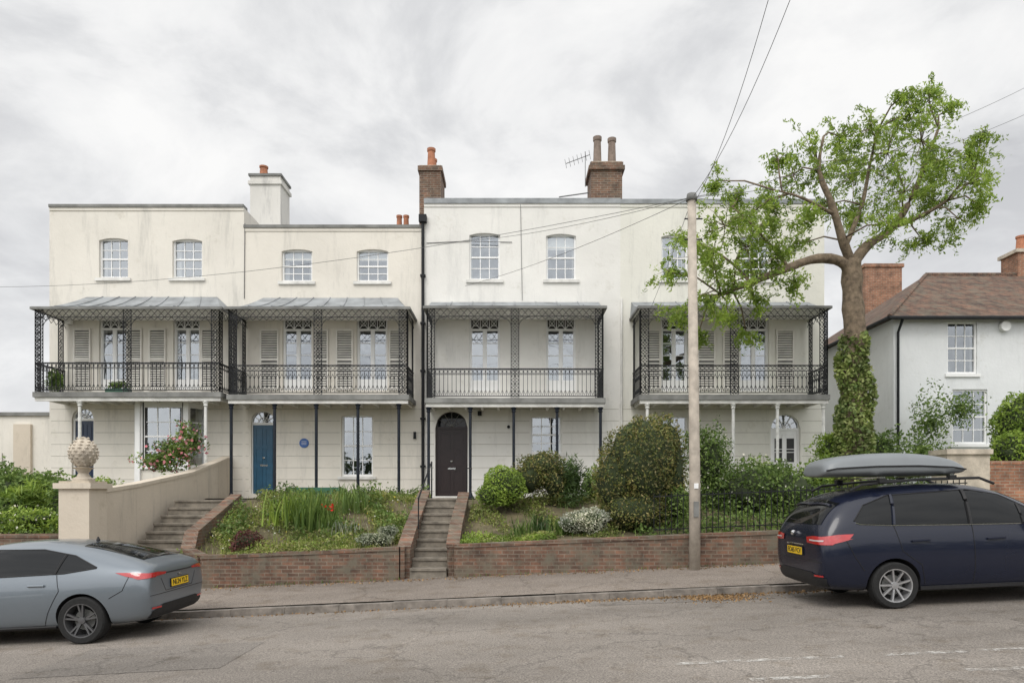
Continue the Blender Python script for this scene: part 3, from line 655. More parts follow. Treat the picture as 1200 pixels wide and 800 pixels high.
mb=Mb(); mb.box(-26,WX(58)-.02,22.3,29,-1.4,Z(487,22.3),'cream1'); mb.box(-26.05,WX(58)-.02,22.22,29.05,Z(487,22.3),Z(483,22.3),'coping'); mb.box(X(0,22.2),X(0,22.2)+.02,22.27,22.3,0,3,'groove'); mb.box(X(18,22.3),X(38,22.3),22.2,22.299,1,Z(497,22.3),'gardenwall'); mb.build('low_rendered_building')
# cottage
cot=empty('cottage'); mb=Mb(); cx0=12.3; cy0=22.0; cx1=30; cy1=29.5; ez=7.35
fr=Mb(); g=Mb()
RC=lambda r:(X(r[0],cy0),X(r[1],cy0),Z(r[3],cy0),Z(r[2],cy0))
ops=[(*RC((1110,1145,377,438)),),(*RC((1116,1157,456,520)),)]
facade(mb,cx0,cx1,.0,ez,cy0,ops,'cottage',.1)
mb.box(cx0,cx0+.2,cy0+.002,cy1,0,ez,'cottage'); mb.box(cx0+.2,cx1,cy1-.2,cy1,0,ez,'cottage'); mb.box(cx1-.2,cx1,cy0+.002,cy1-.2,0,ez-.003,'cottage')
for o in ops: 
    sash(fr,g,*o,3,4,cy0+.08,.1); fr.box(o[0]-.08,o[1]+.08,cy0-.06,cy0+.07,o[2]-.1,o[2]-.001,'trim')
mb.build('walls',cot); fr.build('window_frames',cot); g.build('window_glass',cot)
mb=Mb(); o=.3; rz=Z(322,25.7); rx=15.6; ym=(cy0+cy1)/2
A=(cx0-o,cy0-o,ez-.05);B_=(cx1+o,cy0-o,ez-.05);Cc=(cx1+o,cy1+o,ez-.05);Dd=(cx0-o,cy1+o,ez-.05);E=(rx,ym,rz);Fv=(cx1-3,ym,rz)
mb.add([A,B_,Cc,Dd,E,Fv],[(0,1,5,4),(1,2,5),(2,3,4,5),(3,0,4),(0,3,2,1)],'tile')
mb.tube([E,Fv],.1,'tile',6); mb.tube([A,E],.08,'tile',6)
mb.build('roof',cot)
mb=Mb(); mb.tube([(cx0-o-.05,cy0-o-.05,ez-.1),(cx1,cy0-o-.05,ez-.1)],.06,'iron',6); mb.tube([(cx0-o-.05,cy0-o-.05,ez-.1),(cx0-o-.05,cy1,ez-.1)],.06,'iron',6)
mb.tube([(cx0+.1,cy0-.35,ez-.12),(cx0+.1,cy0-.08,ez-.5),(cx0+.1,cy0-.08,1.5)],.045,'iron',6); mb.build('gutter',cot)
mb=Mb(); mb.lathe((X(1178,21.9),21.85,Z(382,21.9)),[(0,0),(.16,0),(.16,.14)],'trim',16,'y'); mb.build('alarm_box',cot)
d=30.; mb=Mb(); mb.box(X(1014,d),X(1057,d),d,d+1,5,Z(313,d),'redbrick'); mb.box(X(1012,d),X(1059,d),d-.05,d+1.05,Z(313,d),Z(309,d),'redbrick'); mb.build('chimney',cot)
d=26.; mb=Mb(); mb.box(X(1184,d),X(1215,d),d-.4,d+.5,9,Z(300,d),'redbrick'); mb.box(X(1181,d),X(1218,d),d-.46,d+.56,Z(300,d),Z(296,d),'stone'); pot(mb,X(1196,d),d,Z(296,d),.62,.17,'pot'); pot(mb,X(1208,d),d,Z(296,d),.6,.17,'pot'); mb.build('chimney',cot)
mb=Mb(); mb.box(X(1110,15.8),X(1160,15.8),15.8,16.4,0,Z(532,15.8),'stone'); mb.box(X(1108,15.8),X(1162,15.8),15.74,16.46,Z(532,15.8),Z(526,15.8),'stone'); mb.build('stone_pillar')
# ---------------------------------------------------------------- utility pole + wires
pole=empty('utility_pole'); mb=Mb(); px_=3.56; py_=13.3
mb.tube([(px_,py_,0),(px_+.0,py_,2.0),(px_-.06,py_,7.35)],[.108,.105,.08],'concrete',16); mb.tube([(px_-.06,py_,7.35),(px_-.06,py_,7.48)],[.11,.09],'coping',12)
mb.build('shaft',pole,True); mb=Mb(); mb.box(px_-.05,px_+.05,py_-.125,py_-.10,1.2,1.5,'coping'); mb.box(px_-.04,px_+.04,py_-.12,py_-.09,1.75,1.85,'trim')
for z in (6.6,7.0): mb.tube([(px_-.2,py_,z),(px_+.15,py_,z)],.015,'iron',5)
mb.build('fittings',pole)
def wire(a,b,sag,mb,r=.0055):
    a=Vector(a);b=Vector(b); mb.tube([a+(b-a)*t-Vector((0,0,sag*4*t*(1-t))) for t in np.linspace(0,1,15)],r,'wire',4)
mb=Mb(); top=(px_-.04,py_,7.42)
wire(top,P(960,-90,8.5),.35,mb,.005); wire((px_-.02,py_,7.3),P(925,-90,8.3),.4,mb,.005)
wire(top,P(1215,96,15),.3,mb); wire(top,P(1215,128,15),.35,mb); wire(top,P(-60,336,20),.5,mb)
wire(top,P(545,335,21.4),.15,mb); wire(top,P(500,285,21.4),.2,mb); wire(top,P(752,385,21.4),.1,mb); wire(top,P(905,232,21.5),.1,mb)
mb.build('overhead_wires')
# ---------------------------------------------------------------- tree
tree=empty('ash_tree'); TD=16.8; mb=Mb()
def limb(pts,r0,r1,n=8):
    q=[P(a,b,TD+c) for a,b,c in pts]
    out=[]; 
    for i in range(len(q)-1):
        p0=q[max(i-1,0)];p1=q[i];p2=q[i+1];p3=q[min(i+2,len(q)-1)]
        for s in range(5):
            t=s/5; out.append(.5*((2*p1)+(-p0+p2)*t+(2*p0-5*p1+4*p2-p3)*t*t+(-p0+3*p1-3*p2+p3)*t**3))
    out.append(q[-1]); m_=len(out)
    mb.tube(out,[r0+(r1-r0)*(i/(m_-1))+random.uniform(-.06,.06)*r0 for i in range(m_)],'bark',n); return out
L=[]
L+=limb([(1003,620,0),(1002,560,0),(1000,480,0),(1003,410,0),(999,350,0),(998,305,0)],.33,.22,14)
L+=limb([(1000,345,0),(990,310,-.1),(958,303,-.3),(918,316,-.5),(884,330,-.6),(845,345,-.7)],.15,.05)
L+=limb([(998,312,0),(1016,288,.2),(1045,268,.3),(1068,232,.3),(1085,190,.2),(1100,150,.1)],.14,.025)
L+=limb([(999,312,0),(987,280,-.2),(975,240,-.3),(960,200,-.3),(965,160,-.2)],.13,.025)
L+=limb([(1040,268,.3),(1075,255,.0),(1110,235,-.3),(1140,210,-.4)],.07,.02)
L+=limb([(990,290,.0),(1010,240,.4),(1020,190,.6),(1030,150,.7)],.07,.02)
L+=limb([(925,315,-.5),(905,290,-.6),(880,262,-.9),(855,240,-1)],.05,.012)
L+=limb([(880,332,-.6),(860,310,-.3),(830,290,0),(808,280,0)],.04,.012)
L+=limb([(975,250,-.3),(940,232,-.6),(905,222,-.8)],.05,.012)
cl=[(1000,205,46),(1040,180,44),(1080,165,40),(1105,190,38),(1132,178,24),(1095,235,36),(1138,215,23),(1060,225,38),(1112,128,20),(1065,140,26),(1020,150,32),(985,160,28),(958,190,34),(930,205,28),(912,188,18),(1040,262,20),(1080,280,20),(970,240,26),(905,235,24),(1152,205,15),(1122,255,20),(1000,250,20),
(850,265,34),(875,290,34),(835,305,34),(812,285,24),(860,330,28),(825,345,28),(798,362,18),(885,355,18),(910,300,24),(940,285,20),(930,330,14),(875,392,12),(850,372,18),(862,235,16),(818,392,12),(790,320,18),(945,255,18),(900,265,24),(842,212,11),(880,250,22),(1088,112,11),(1060,112,12),(1147,240,13),(1150,160,10)]
pts=[]
for a,b,r in cl:
    dj=random.uniform(-1.4,1.4) if a>930 else random.uniform(-1.1,.8)
    c=P(a,b,TD+dj); R_=r*TD/800
    q=min(L,key=lambda p:(p-c).length+max(0,p.z-c.z)*1.0)
    mid=(q+c)/2+Vector((random.uniform(-.1,.1),random.uniform(-.1,.1),.12)); mb.tube([q,mid,c,c+(c-q).normalized()*R_*.7],[.026,.020,.012,.005],'bark',5)
    k=max(6,int(r/2.6))
    for i in range(k):
        d_=Vector((random.gauss(0,1),random.gauss(0,1),random.gauss(0,1))).normalized()*R_*random.uniform(.3,1.45)
        e=c+d_; m2=c+d_*.55+Vector((0,0,.06)); mb.tube([c,m2,e],[.009,.007,.003],'bark',4)
        for j in range(random.randint(6,11)):
            t=random.uniform(.4,1.15); base=c.lerp(e,t); dr=Vector((random.gauss(0,1),random.gauss(0,1),random.gauss(-.3,.7))).normalized(); ln=random.uniform(.18,.36)
            nn=12
            u=rng.uniform(.15,1,nn)[:,None]; bp=np.array(base)+np.array(dr)*ln*u+rng.normal(0,.03,(nn,3)); bp[:,2]-=(u[:,0]**2)*.08
            pts.append(bp)
mb.build('trunk_and_branches',tree,True)
AL=np.concatenate(pts)
leafmesh('crown_leaves',AL,.05,'leaf_tree',tree,.34)
iv=[]
for i in range(9500):
    t=random.uniform(0,1)**.9; z=.9+t*(Z(392,TD)-.9); a=random.uniform(0,2*math.pi); wob=.07*math.sin(a*3+z*2.3)+.05*math.sin(z*5+a); r=.40-.17*t+wob+random.uniform(0,.12)
    if t>.86 and random.random()<(t-.86)*6: continue
    iv.append((X(1001,TD)+r*math.cos(a),TD+r*math.sin(a),z))
leafmesh('ivy',np.array(iv),.05,'leaf_ivy',tree,.8)
# ---------------------------------------------------------------- shrubs
def B(px,py,d,rpx,rpy,rd=None):
    c=P(px,py,d); rx=rpx*d/800; rz=rpy*d/800; return (c.x,c.y,c.z,rx,rd or rx,rz)
shrub('variegated_hedge',[B(752,545,15.2,46,60),B(722,562,15.1,27,42),B(780,550,15.3,26,62),B(742,600,15,40,28)],28000,.032,'leaf_hedge',.8,None,.25,.10)
shrub('garden_shrub',[B(832,545,16.8,26,50),B(850,575,16.5,22,30),B(815,520,17,14,24)],7000,.042,'leaf_mid',.55,('f_white',250,.025),.45,.25)
shrub('box_bush',[B(590,570,16.5,29,24),B(575,580,16.3,18,14)],8000,.028,'leaf_lime',.75,None,.28,.1)
shrub('evergreen_bush',[B(634,549,17.2,28,24),B(620,562,17,22,20),B(650,565,17,18,22)],8000,.032,'leaf_hedge',.72,None,.35,.2)
shrub('spiky_shrub',[B(668,565,17,20,24)],3000,.08,'leaf_dark',.4,None,.6,.35,.15)
shrub('white_flowering_bush',[B(688,610,14.5,28,15),B(670,614,14.4,14,10)],5500,.022,'leaf_grey',.75,('f_white',900,.018))
shrub('purple_shrub',[B(290,636,14.3,20,14)],3000,.022,'leaf_red',.7)
shrub('silver_plant',[B(440,632,14.3,20,9),B(455,622,14.5,12,8)],2600,.022,'leaf_grey',.7)
shrub('laurel_bush',[B(880,575,16,40,35),B(925,580,16,40,34),B(905,560,17.5,30,22)],10000,.045,'leaf_mid',.65,('f_white',150,.03),.4,.25)
shrub('laurel_bush',[B(960,560,16.5,22,24),B(975,525,17.6,18,26)],4000,.045,'leaf_lime',.5,None,.5,.3)
shrub('garden_shrub',[B(700,570,18,20,22),B(790,590,15,20,20)],3500,.04,'leaf_mid',.7)
shrub('rose_bush',[B(205,530,19,24,18),B(185,540,19,18,14),B(225,518,18.8,14,18),B(215,505,18.8,8,12)],4200,.045,'leaf_mid',.3,('f_pink',260,.05),.6,.4)
shrub('garden_shrub',[B(20,575,16,35,26),B(50,572,16.5,28,24),B(70,590,15,14,26),B(10,600,15,28,24),B(0,565,17,26,22)],12000,.05,'leaf_mid',.5,None,.5,.35)
shrub('spiky_shrub',[B(30,590,15.2,24,26)],1600,.14,'leaf_lime',0,None,.6,.3,.12)
shrub('garden_shrub',[B(40,610,14.6,40,14),B(120,575,17,25,14)],4500,.04,'leaf_lime',.5,('f_white',200,.028),.45,.3)
shrub('conifer_shrub',[B(1195,500,18.5,28,42),B(1185,530,18,24,24)],9000,.045,'leaf_lime',.75,None,.3,.14)
shrub('climbing_rose',[B(1090,495,20.5,26,42),B(1125,480,20.8,25,25),B(1080,530,20,25,28)],3600,.05,'leaf_mid',.0,None,.8,.3)
shrub('garden_shrub',[B(1035,530,19,24,34),B(1060,545,18,30,20)],3500,.05,'leaf_mid',.4,None,.5,.3)
def scatter(x0,x1,y0,y1,n,h,fn=gz,patchy=0):
    o=[]
    while len(o)<n:
        x=random.uniform(x0,x1); y=random.uniform(y0,y1)
        if patchy and math.sin(x*2.3+1)*math.sin(y*1.9+x)+.5*math.sin(x*5.1+y*3)<patchy-1+random.uniform(-.3,.3): continue
        o.append((x,y,fn(x,y)+random.uniform(0,1)**1.6*h*(.6+.5*math.sin(x*3.3+y*2)*math.cos(y*2.1-x))))
    return np.array(o)
gc=leafmesh('ground_cover_plants',scatter(-6.75,-2.3,13.75,19.6,30000,.26,patchy=.45),.033,'leaf_weed')
leafmesh('creeping_plants',scatter(-6.7,-2.3,13.75,19.0,9000,.2,patchy=1.0),.03,'leaf_lime',gc)
leafmesh('tall_weeds',scatter(-6.6,-2.3,14.8,19.6,7000,.5,patchy=1.1),.042,'leaf_mid',gc)
leafmesh('small_flowers',scatter(-6.5,-2.4,14,18,220,.35),.022,'f_white',gc,.8); leafmesh('yellow_flowers',scatter(-6.5,-2.4,14,18,120,.35),.022,'f_yellow',gc,.8)
leafmesh('overhanging_leaves',scatter(-6.3,-2.3,13.56,13.8,1100,.12,lambda x,y:wt(x)-.02,patchy=.9),.028,'leaf_weed',gc)
blades('grass_blades',[(x,y,gz(x,y)) for x,y in [(random.uniform(-6.7,-2.3),random.uniform(13.85,19)) for i in range(1300)]],.24,.012,'leaf_weed',gc)
gc=leafmesh('ground_cover_plants',scatter(-1.0,2.6,13.85,19.6,13000,.24,patchy=.95),.032,'leaf_weed')
leafmesh('creeping_plants',scatter(-1.05,.9,13.75,14.6,4500,.18),.028,'leaf_lime',gc)
leafmesh('weeds',scatter(2.6,9.3,13.85,19.6,12000,.45),.045,'leaf_mid',gc)
blades('grass_blades',[(x,y,gz(x,y)) for x,y in [(random.uniform(-1,9),random.uniform(13.85,19)) for i in range(900)]],.22,.012,'leaf_mid',gc)
gc=leafmesh('ground_cover_plants',scatter(-16,-8.9,13.9,20,11000,.5,lambda x,y:.75+.65*sm((y-13.7)/5)),.05,'leaf_mid')
gc=leafmesh('ground_cover_plants',scatter(9.5,20,16.5,21.5,9000,.6,lambda x,y:1.0+.7*sm((y-13.7)/5)),.05,'leaf_mid')
def clump(px,d,n,spread,h,w,mat,name,flower=None):
    x=X(px,d); r=[(x+random.gauss(0,spread),d+random.gauss(0,spread),gz(x,d)) for i in range(n)]
    o=blades(name,r,h,w,mat)
    if flower: leafmesh('flowers',np.array([(x+random.gauss(0,spread*.6),d+random.gauss(0,.1),gz(x,d)+h*random.uniform(.75,1.0)) for i in range(flower[1])]),.035,flower[0],o,.9)
clump(366,15.6,150,.2,.9,.035,'leaf_mid','iris_plant'); clump(346,16.0,110,.26,.75,.035,'leaf_lime','iris_plant'); clump(386,15.5,70,.12,.6,.02,'leaf_mid','red_poppy',('f_red',26))
clump(412,16.6,80,.25,.7,.03,'leaf_mid','iris_plant'); clump(610,14.6,50,.1,.35,.03,'leaf_mid','tulip_plant'); clump(632,14.8,70,.14,.42,.03,'leaf_dark','iris_plant'); clump(655,14.6,50,.12,.35,.03,'leaf_mid','iris_plant'); clump(410,15.0,60,.15,.35,.02,'leaf_grey','lavender_plant')
r=[]
for i in range(200): 
    x=random.choice([random.uniform(-6,-2.2),random.uniform(-1,5)]); r.append((x,13.56,pavez(x)))
blades('grass_tufts',r,.06,.01,'leaf_mid')
C=blobpts([(x,-16+random.uniform(-3,3),random.uniform(1.5,3.5),random.uniform(3,4.5),2.5,random.uniform(2.0,3.2)) for x in range(-42,43,5)],11000,.35,.2)
bt=leafmesh('reflection_trees',C,.34,'leaf_unseen',None,.7)  # unseen tree row added behind the camera to reflect in windows and car paint
# ---------------------------------------------------------------- cars
def loft(stations):
    vs=[];rings=[]
    for (x,zb,zbelt,zt,wb,wm,wbe,wr) in stations:
        h=[(0,zb),(wb-.1,zb),(wb,zb+.09),(wm,zb+(zbelt-zb)*.55),(wbe,zbelt),(wr+(wbe-wr)*.25,zt-(zt-zbelt)*.3),(wr*.82,zt-.015),(0,zt)]
        ring=[]; n=len(vs)
        for y,z in h: vs.append((x,y,z))
        for y,z in h[1:-1][::-1]: vs.append((x,-y,z))
        rings.append(list(range(n,n+14)))
    fs=[]
    for a,b in zip(rings[:-1],rings[1:]):
        for i in range(14): fs.append((a[i],a[(i+1)%14],b[(i+1)%14],b[i]))
    for e in (0,-1):
        r=rings[e]; fs.append((r[0],r[1],r[13])); fs.append((r[7],r[6],r[8]))
        for i in range(1,6): fs.append((r[i],r[i+1],r[13-i],r[14-i]))
    return vs,fs
class Car:
    def __init__(s,name,stations,paint,wheels,arch,loc,rot):
        s.e=empty(name,loc); s.e.rotation_euler=rot
        vs,fs=loft(stations); me=bpy.data.meshes.new('b'); me.from_pydata(vs,[],fs); bm=bmesh.new(); bm.from_mesh(me); bmesh.ops.recalc_face_normals(bm,faces=bm.faces); bm.to_mesh(me); bm.free()
        me.materials.append(M[paint]); me.materials.append(M['hub'])
        o=bpy.data.objects.new('b',me); S.collection.objects.link(o); md=o.modifiers.new('s','SUBSURF'); md.levels=3; md.render_levels=3
        dg=bpy.context.evaluated_depsgraph_get(); ev=o.evaluated_get(dg); m2=bpy.data.meshes.new_from_object(ev); s.bvh=BVHTree.FromPolygons([v.co for v in m2.vertices],[p.vertices[:] for p in m2.polygons])
        cb=Mb()
        for wx in wheels:
            for sgn in (-1,1):
                n=40; vs=[];fs=[]
                for yy in (.50*sgn,1.2*sgn):
                    for j in range(n):
                        a=2*math.pi*j/n; vs.append((wx+arch*math.cos(a),yy,.33+arch*math.sin(a)))
                for j in range(n): fs.append((j,(j+1)%n,n+(j+1)%n,n+j))
                fs+= [tuple(range(n)),tuple(range(n,2*n))]; cb.add(vs,fs,'hub')
        c=cb.build('cut'); bo=o.modifiers.new('bo','BOOLEAN'); bo.object=c; bo.operation='DIFFERENCE'; bo.solver='EXACT'; bo.material_mode='TRANSFER'
        bpy.context.view_layer.update(); dg=bpy.context.evaluated_depsgraph_get(); m3=bpy.data.meshes.new_from_object(o.evaluated_get(dg))
        bpy.data.objects.remove(o); bpy.data.objects.remove(c)
        body=bpy.data.objects.new('body',m3); S.collection.objects.link(body); body.parent=s.e
        for p in m3.polygons: p.use_smooth=True
        try: m3.set_sharp_from_angle(angle=math.radians(40))
        except Exception: pass
    def cast(s,mode,u,v,off):
        if mode=='L': o,d=Vector((u,3,v)),Vector((0,-1,0))
        elif mode=='R': o,d=Vector((u,-3,v)),Vector((0,1,0))
        elif mode=='B': o,d=Vector((-3,u,v)),Vector((1,0,0))
        elif mode=='F': o,d=Vector((8,u,v)),Vector((-1,0,0))
        else: o,d=Vector((u,v,4)),Vector((0,0,-1))
        h,n,_,_=s.bvh.ray_cast(o,d)
        if h is None: return None
        if n.dot(d)>0:n=-n
        return h+n*off
    def patch(s,name,mode,poly,k,off=.006,step=.04,thick=0):
        bm=bmesh.new(); bm.faces.new([bm.verts.new((a,b,0)) for a,b in poly])
        us=[p[0] for p in poly]; vs=[p[1] for p in poly]
        for ax,lo,hi in ((0,min(us),max(us)),(1,min(vs),max(vs))):
            t=lo+step
            while t<hi:
                co=Vector((t,0,0)) if ax==0 else Vector((0,t,0)); no=Vector((1,0,0)) if ax==0 else Vector((0,1,0))
                bmesh.ops.bisect_plane(bm,geom=bm.verts[:]+bm.edges[:]+bm.faces[:],plane_co=co,plane_no=no); t+=step
        dead=[]
        for v in bm.verts:
            q=s.cast(mode,v.co.x,v.co.y,off)
            if q is None: dead.append(v)
            else: v.co=q
        if dead: bmesh.ops.delete(bm,geom=dead,context='VERTS')
        me=bpy.data.meshes.new(name); bm.to_mesh(me); bm.free(); me.materials.append(M[k])
        for p in me.polygons:p.use_smooth=True
        o=bpy.data.objects.new(name,me); S.collection.objects.link(o); o.parent=s.e; return o
    def strip(s,mb,mode,pts,w,k,off=.004,step=.04):
        out=[]
        for (a,b),(c,d) in zip(pts[:-1],pts[1:]):
            L=math.hypot(c-a,d-b); n=max(1,int(L/step))
            for i in range(n+1): 
                t=i/n; out.append((a+(c-a)*t,b+(d-b)*t))
        P3=[s.cast(mode,a,b,off) for a,b in out]
        P3=[p for p in P3 if p is not None]; q=[P3[0]]
        for p in P3[1:]:
            if (p-q[-1]).length>.004 and (p-q[-1]).length<.4: q.append(p)
        if len(q)>1: mb.tube(q,w/2,k,5)
    def wheel(s,wx,r,wdt,spokes,rk,style):
        for sgn in (-1,1):
            mb=Mb(); yo=.90*sgn; y=lambda t:yo-sgn*t
            def lt(prof,k,n=40): mb.lathe((wx,0,r),[(a,y(b)) for a,b in prof],k,n,'y')
            lt([(r*.68,.015),(r*.73,.0),(r*.93,.0),(r*.99,.02),(r,.05),(r,wdt-.03),(r*.95,wdt),(r*.68,wdt)],'tyre')
            lt([(r*.72,.012),(r*.72,.002),(r*.675,.004),(r*.665,.03),(r*.63,.12),(r*.60,wdt)],rk)
            lt([(r*.61,.14),(0,.14)],'hub'); lt([(r*.44,.11),(0,.105)],'coping',24)
            lt([(r*.16,.06),(r*.15,.022),(0,.018)],rk,20)
            for i in range(spokes):
                a0=2*math.pi*i/spokes+.3
                for da in ((-.15,.15) if style else (0,)):
                    a=a0+da; ca,sa=math.cos(a),math.sin(a); ca0,sa0=math.cos(a0+da*.2),math.sin(a0+da*.2); pw=r*.042
                    p0=Vector((wx+ca0*r*.1,y(.035),r+sa0*r*.1)); p1=Vector((wx+ca*r*.68,y(.012),r+sa*r*.68)); t=Vector((-sa,0,ca))*pw; dp=Vector((0,-sgn*.04,0))
                    mb.add([p0-t,p0+t,p1+t*.8,p1-t*.8,p0-t+dp,p0+t+dp,p1+t*.8+dp,p1-t*.8+dp],[(0,1,2,3),(0,1,5,4),(1,2,6,5),(2,3,7,6),(3,0,4,7)],rk)
            mb.build('wheel',s.e)
def plate(car,x,z,txt,tilt=0):
    mb=Mb(); mb.box(x-.006,x+.01,-.26,.26,z-.055,z+.055,'plate'); mb.box(x-.004,x+.012,-.27,.27,z-.063,z+.063,'black'); mb.build('number_plate',car.e)
    cu=bpy.data.curves.new('registration','FONT'); cu.body=txt; cu.size=.105; cu.align_x='CENTER'; cu.align_y='CENTER'; cu.extrude=.001; cu.offset=.001; cu.materials.append(M['black'])
    o=bpy.data.objects.new('registration',cu); S.collection.objects.link(o); o.parent=car.e; o.location=(x-.009,0,z); o.rotation_euler=(math.radians(90),0,math.radians(-90))
ang=math.atan(SL)
# --- grey hatchback
st=[(0.0,.42,.78,.93,.66,.76,.72,.58),(0.02,.32,.88,1.03,.76,.865,.80,.67),(.10,.26,.97,1.08,.82,.905,.845,.67),(.34,.22,.98,1.17,.84,.915,.86,.64),(.85,.20,.965,1.335,.84,.91,.86,.60),(1.4,.19,.945,1.43,.84,.905,.86,.59),(2.0,.18,.93,1.46,.84,.905,.86,.59),(2.6,.18,.92,1.42,.84,.905,.86,.59),(3.1,.18,.91,1.25,.84,.905,.86,.61),(3.55,.18,.88,.99,.84,.91,.86,.66),(4.0,.18,.80,.89,.83,.90,.82,.62),(4.4,.22,.68,.77,.76,.82,.74,.55),(4.55,.30,.54,.62,.62,.68,.62,.45)]
x0=-5.03; car=Car('parked_hatchback_car',st,'paintgrey',(.95,3.68),.375,(x0,10.38,roadz(x0)-.022),(0,ang,math.pi))
for wx in (.95,3.68): car.wheel(wx,.33,.22,5,'alloydark',1)
plate(car,-.012,.74,'NL24 YLZ')
for sd in 'LR':
    car.patch('side_window',sd,[(.76,1.05),(1.12,1.215),(1.6,1.315),(2.3,1.335),(2.75,1.26),(3.32,.985),(3.3,.965),(2.2,.975),(1.2,.99)],'carglass')
    mb=Mb(); car.strip(mb,sd,[(.76,1.05),(1.12,1.22),(1.6,1.32),(2.3,1.34),(2.75,1.265),(3.32,.985)],.018,'black'); car.strip(mb,sd,[(.76,1.04),(1.2,.985),(2.2,.97),(3.3,.96)],.016,'black')
    car.strip(mb,sd,[(2.28,1.335),(2.25,.97)],.05,'black',.006); car.strip(mb,sd,[(1.25,1.24),(1.33,.98)],.04,'black',.006)
    for l in ([(2.26,.97),(2.25,.5),(2.22,.27)],[(1.30,.97),(1.25,.75),(1.42,.45),(1.5,.27),(3.1,.25)],[(3.2,.95),(3.15,.3)],[(.26,.95),(.36,.72),(.55,.62)]): car.strip(mb,sd,l,.010,'black',.001)
    car.strip(mb,sd,[(1.45,.83),(1.68,.835)],.03,'paintgrey',.016); car.strip(mb,sd,[(2.35,.83),(2.58,.835)],.03,'paintgrey',.016)
    car.strip(mb,sd,[(1.35,.25),(3.25,.24)],.06,'black',.004)
    mb.build('trim',car.e); s=1 if sd=='L' else -1
    car.patch('tail_light_side',sd,[(.01,.87),(.01,.93),(.22,.955),(.48,.965),(.32,.91),(.2,.885)],'tail',.010,.025)
    car.patch('tail_light',"B",[(s*.86,.86),(s*.88,.93),(s*.60,.94),(s*.38,.92),(s*.42,.89),(s*.62,.885)],'tail',.012,.025)
    car.patch('reflector',"B",[(s*.76,.43),(s*.76,.455),(s*.55,.45),(s*.55,.425)],'tail',.014,.025)
car.patch('rear_window','T',[(.24,-.52),(.24,.52),(1.12,.47),(1.12,-.47)],'carglass',.006,.06)
car.patch('windscreen','T',[(2.65,-.50),(2.65,.50),(3.4,.58),(3.4,-.58)],'carglass',.006,.06)
car.patch('lower_bumper','B',[(-.72,.30),(.72,.30),(.74,.40),(.5,.47),(-.5,.47),(-.74,.40)],'black',.01,.03)
mb=Mb(); car.strip(mb,'B',[(-.8,.62),(.8,.62)],.008,'black',.001); car.strip(mb,'B',[(-.38,.905),(.38,.905)],.02,'black',.004)
car.strip(mb,'B',[(-.52,.84),(-.40,.65),(.40,.65),(.52,.84)],.008,'black',.001); car.strip(mb,'B',[(-.05,.85),(.05,.85)],.03,'chrome',.004); mb.build('rear_trim',car.e)
mb=Mb(); mb.lathe((1.2,0,1.39),[(.02,0),(.03,.01),(.012,.06),(0,.07)],'black',8)
mb.box(3.0,3.16,-1.03,-.84,.96,1.08,'paintgrey'); mb.box(3.0,3.16,.84,1.03,.96,1.08,'paintgrey'); mb.build('mirrors_and_aerial',car.e)
# --- navy mpv
st=[(0.0,.42,.86,1.00,.62,.72,.70,.56),(.03,.32,.99,1.14,.75,.85,.80,.65),(.14,.27,1.06,1.34,.83,.905,.85,.65),(.34,.24,1.10,1.57,.85,.915,.87,.66),(.75,.22,1.11,1.69,.85,.915,.875,.67),(1.4,.2,1.10,1.735,.85,.91,.875,.67),(2.2,.2,1.07,1.73,.85,.91,.875,.67),(2.7,.2,1.05,1.64,.85,.91,.875,.67),(3.2,.2,1.02,1.34,.85,.91,.87,.67),(3.6,.2,.99,1.10,.85,.91,.86,.68),(4.0,.2,.90,1.0,.84,.90,.84,.62),(4.4,.24,.76,.86,.78,.83,.76,.55),(4.56,.32,.60,.68,.64,.70,.64,.45)]
x0=4.35; car=Car('parked_mpv_car',st,'paintnavy',(1.0,3.72),.375,(x0,10.38,roadz(x0)-.022),(0,-ang,0))
for wx in (1.0,3.72): car.wheel(wx,.325,.21,9,'alloy',0)
plate(car,-.015,.80,'EO65 FCV')
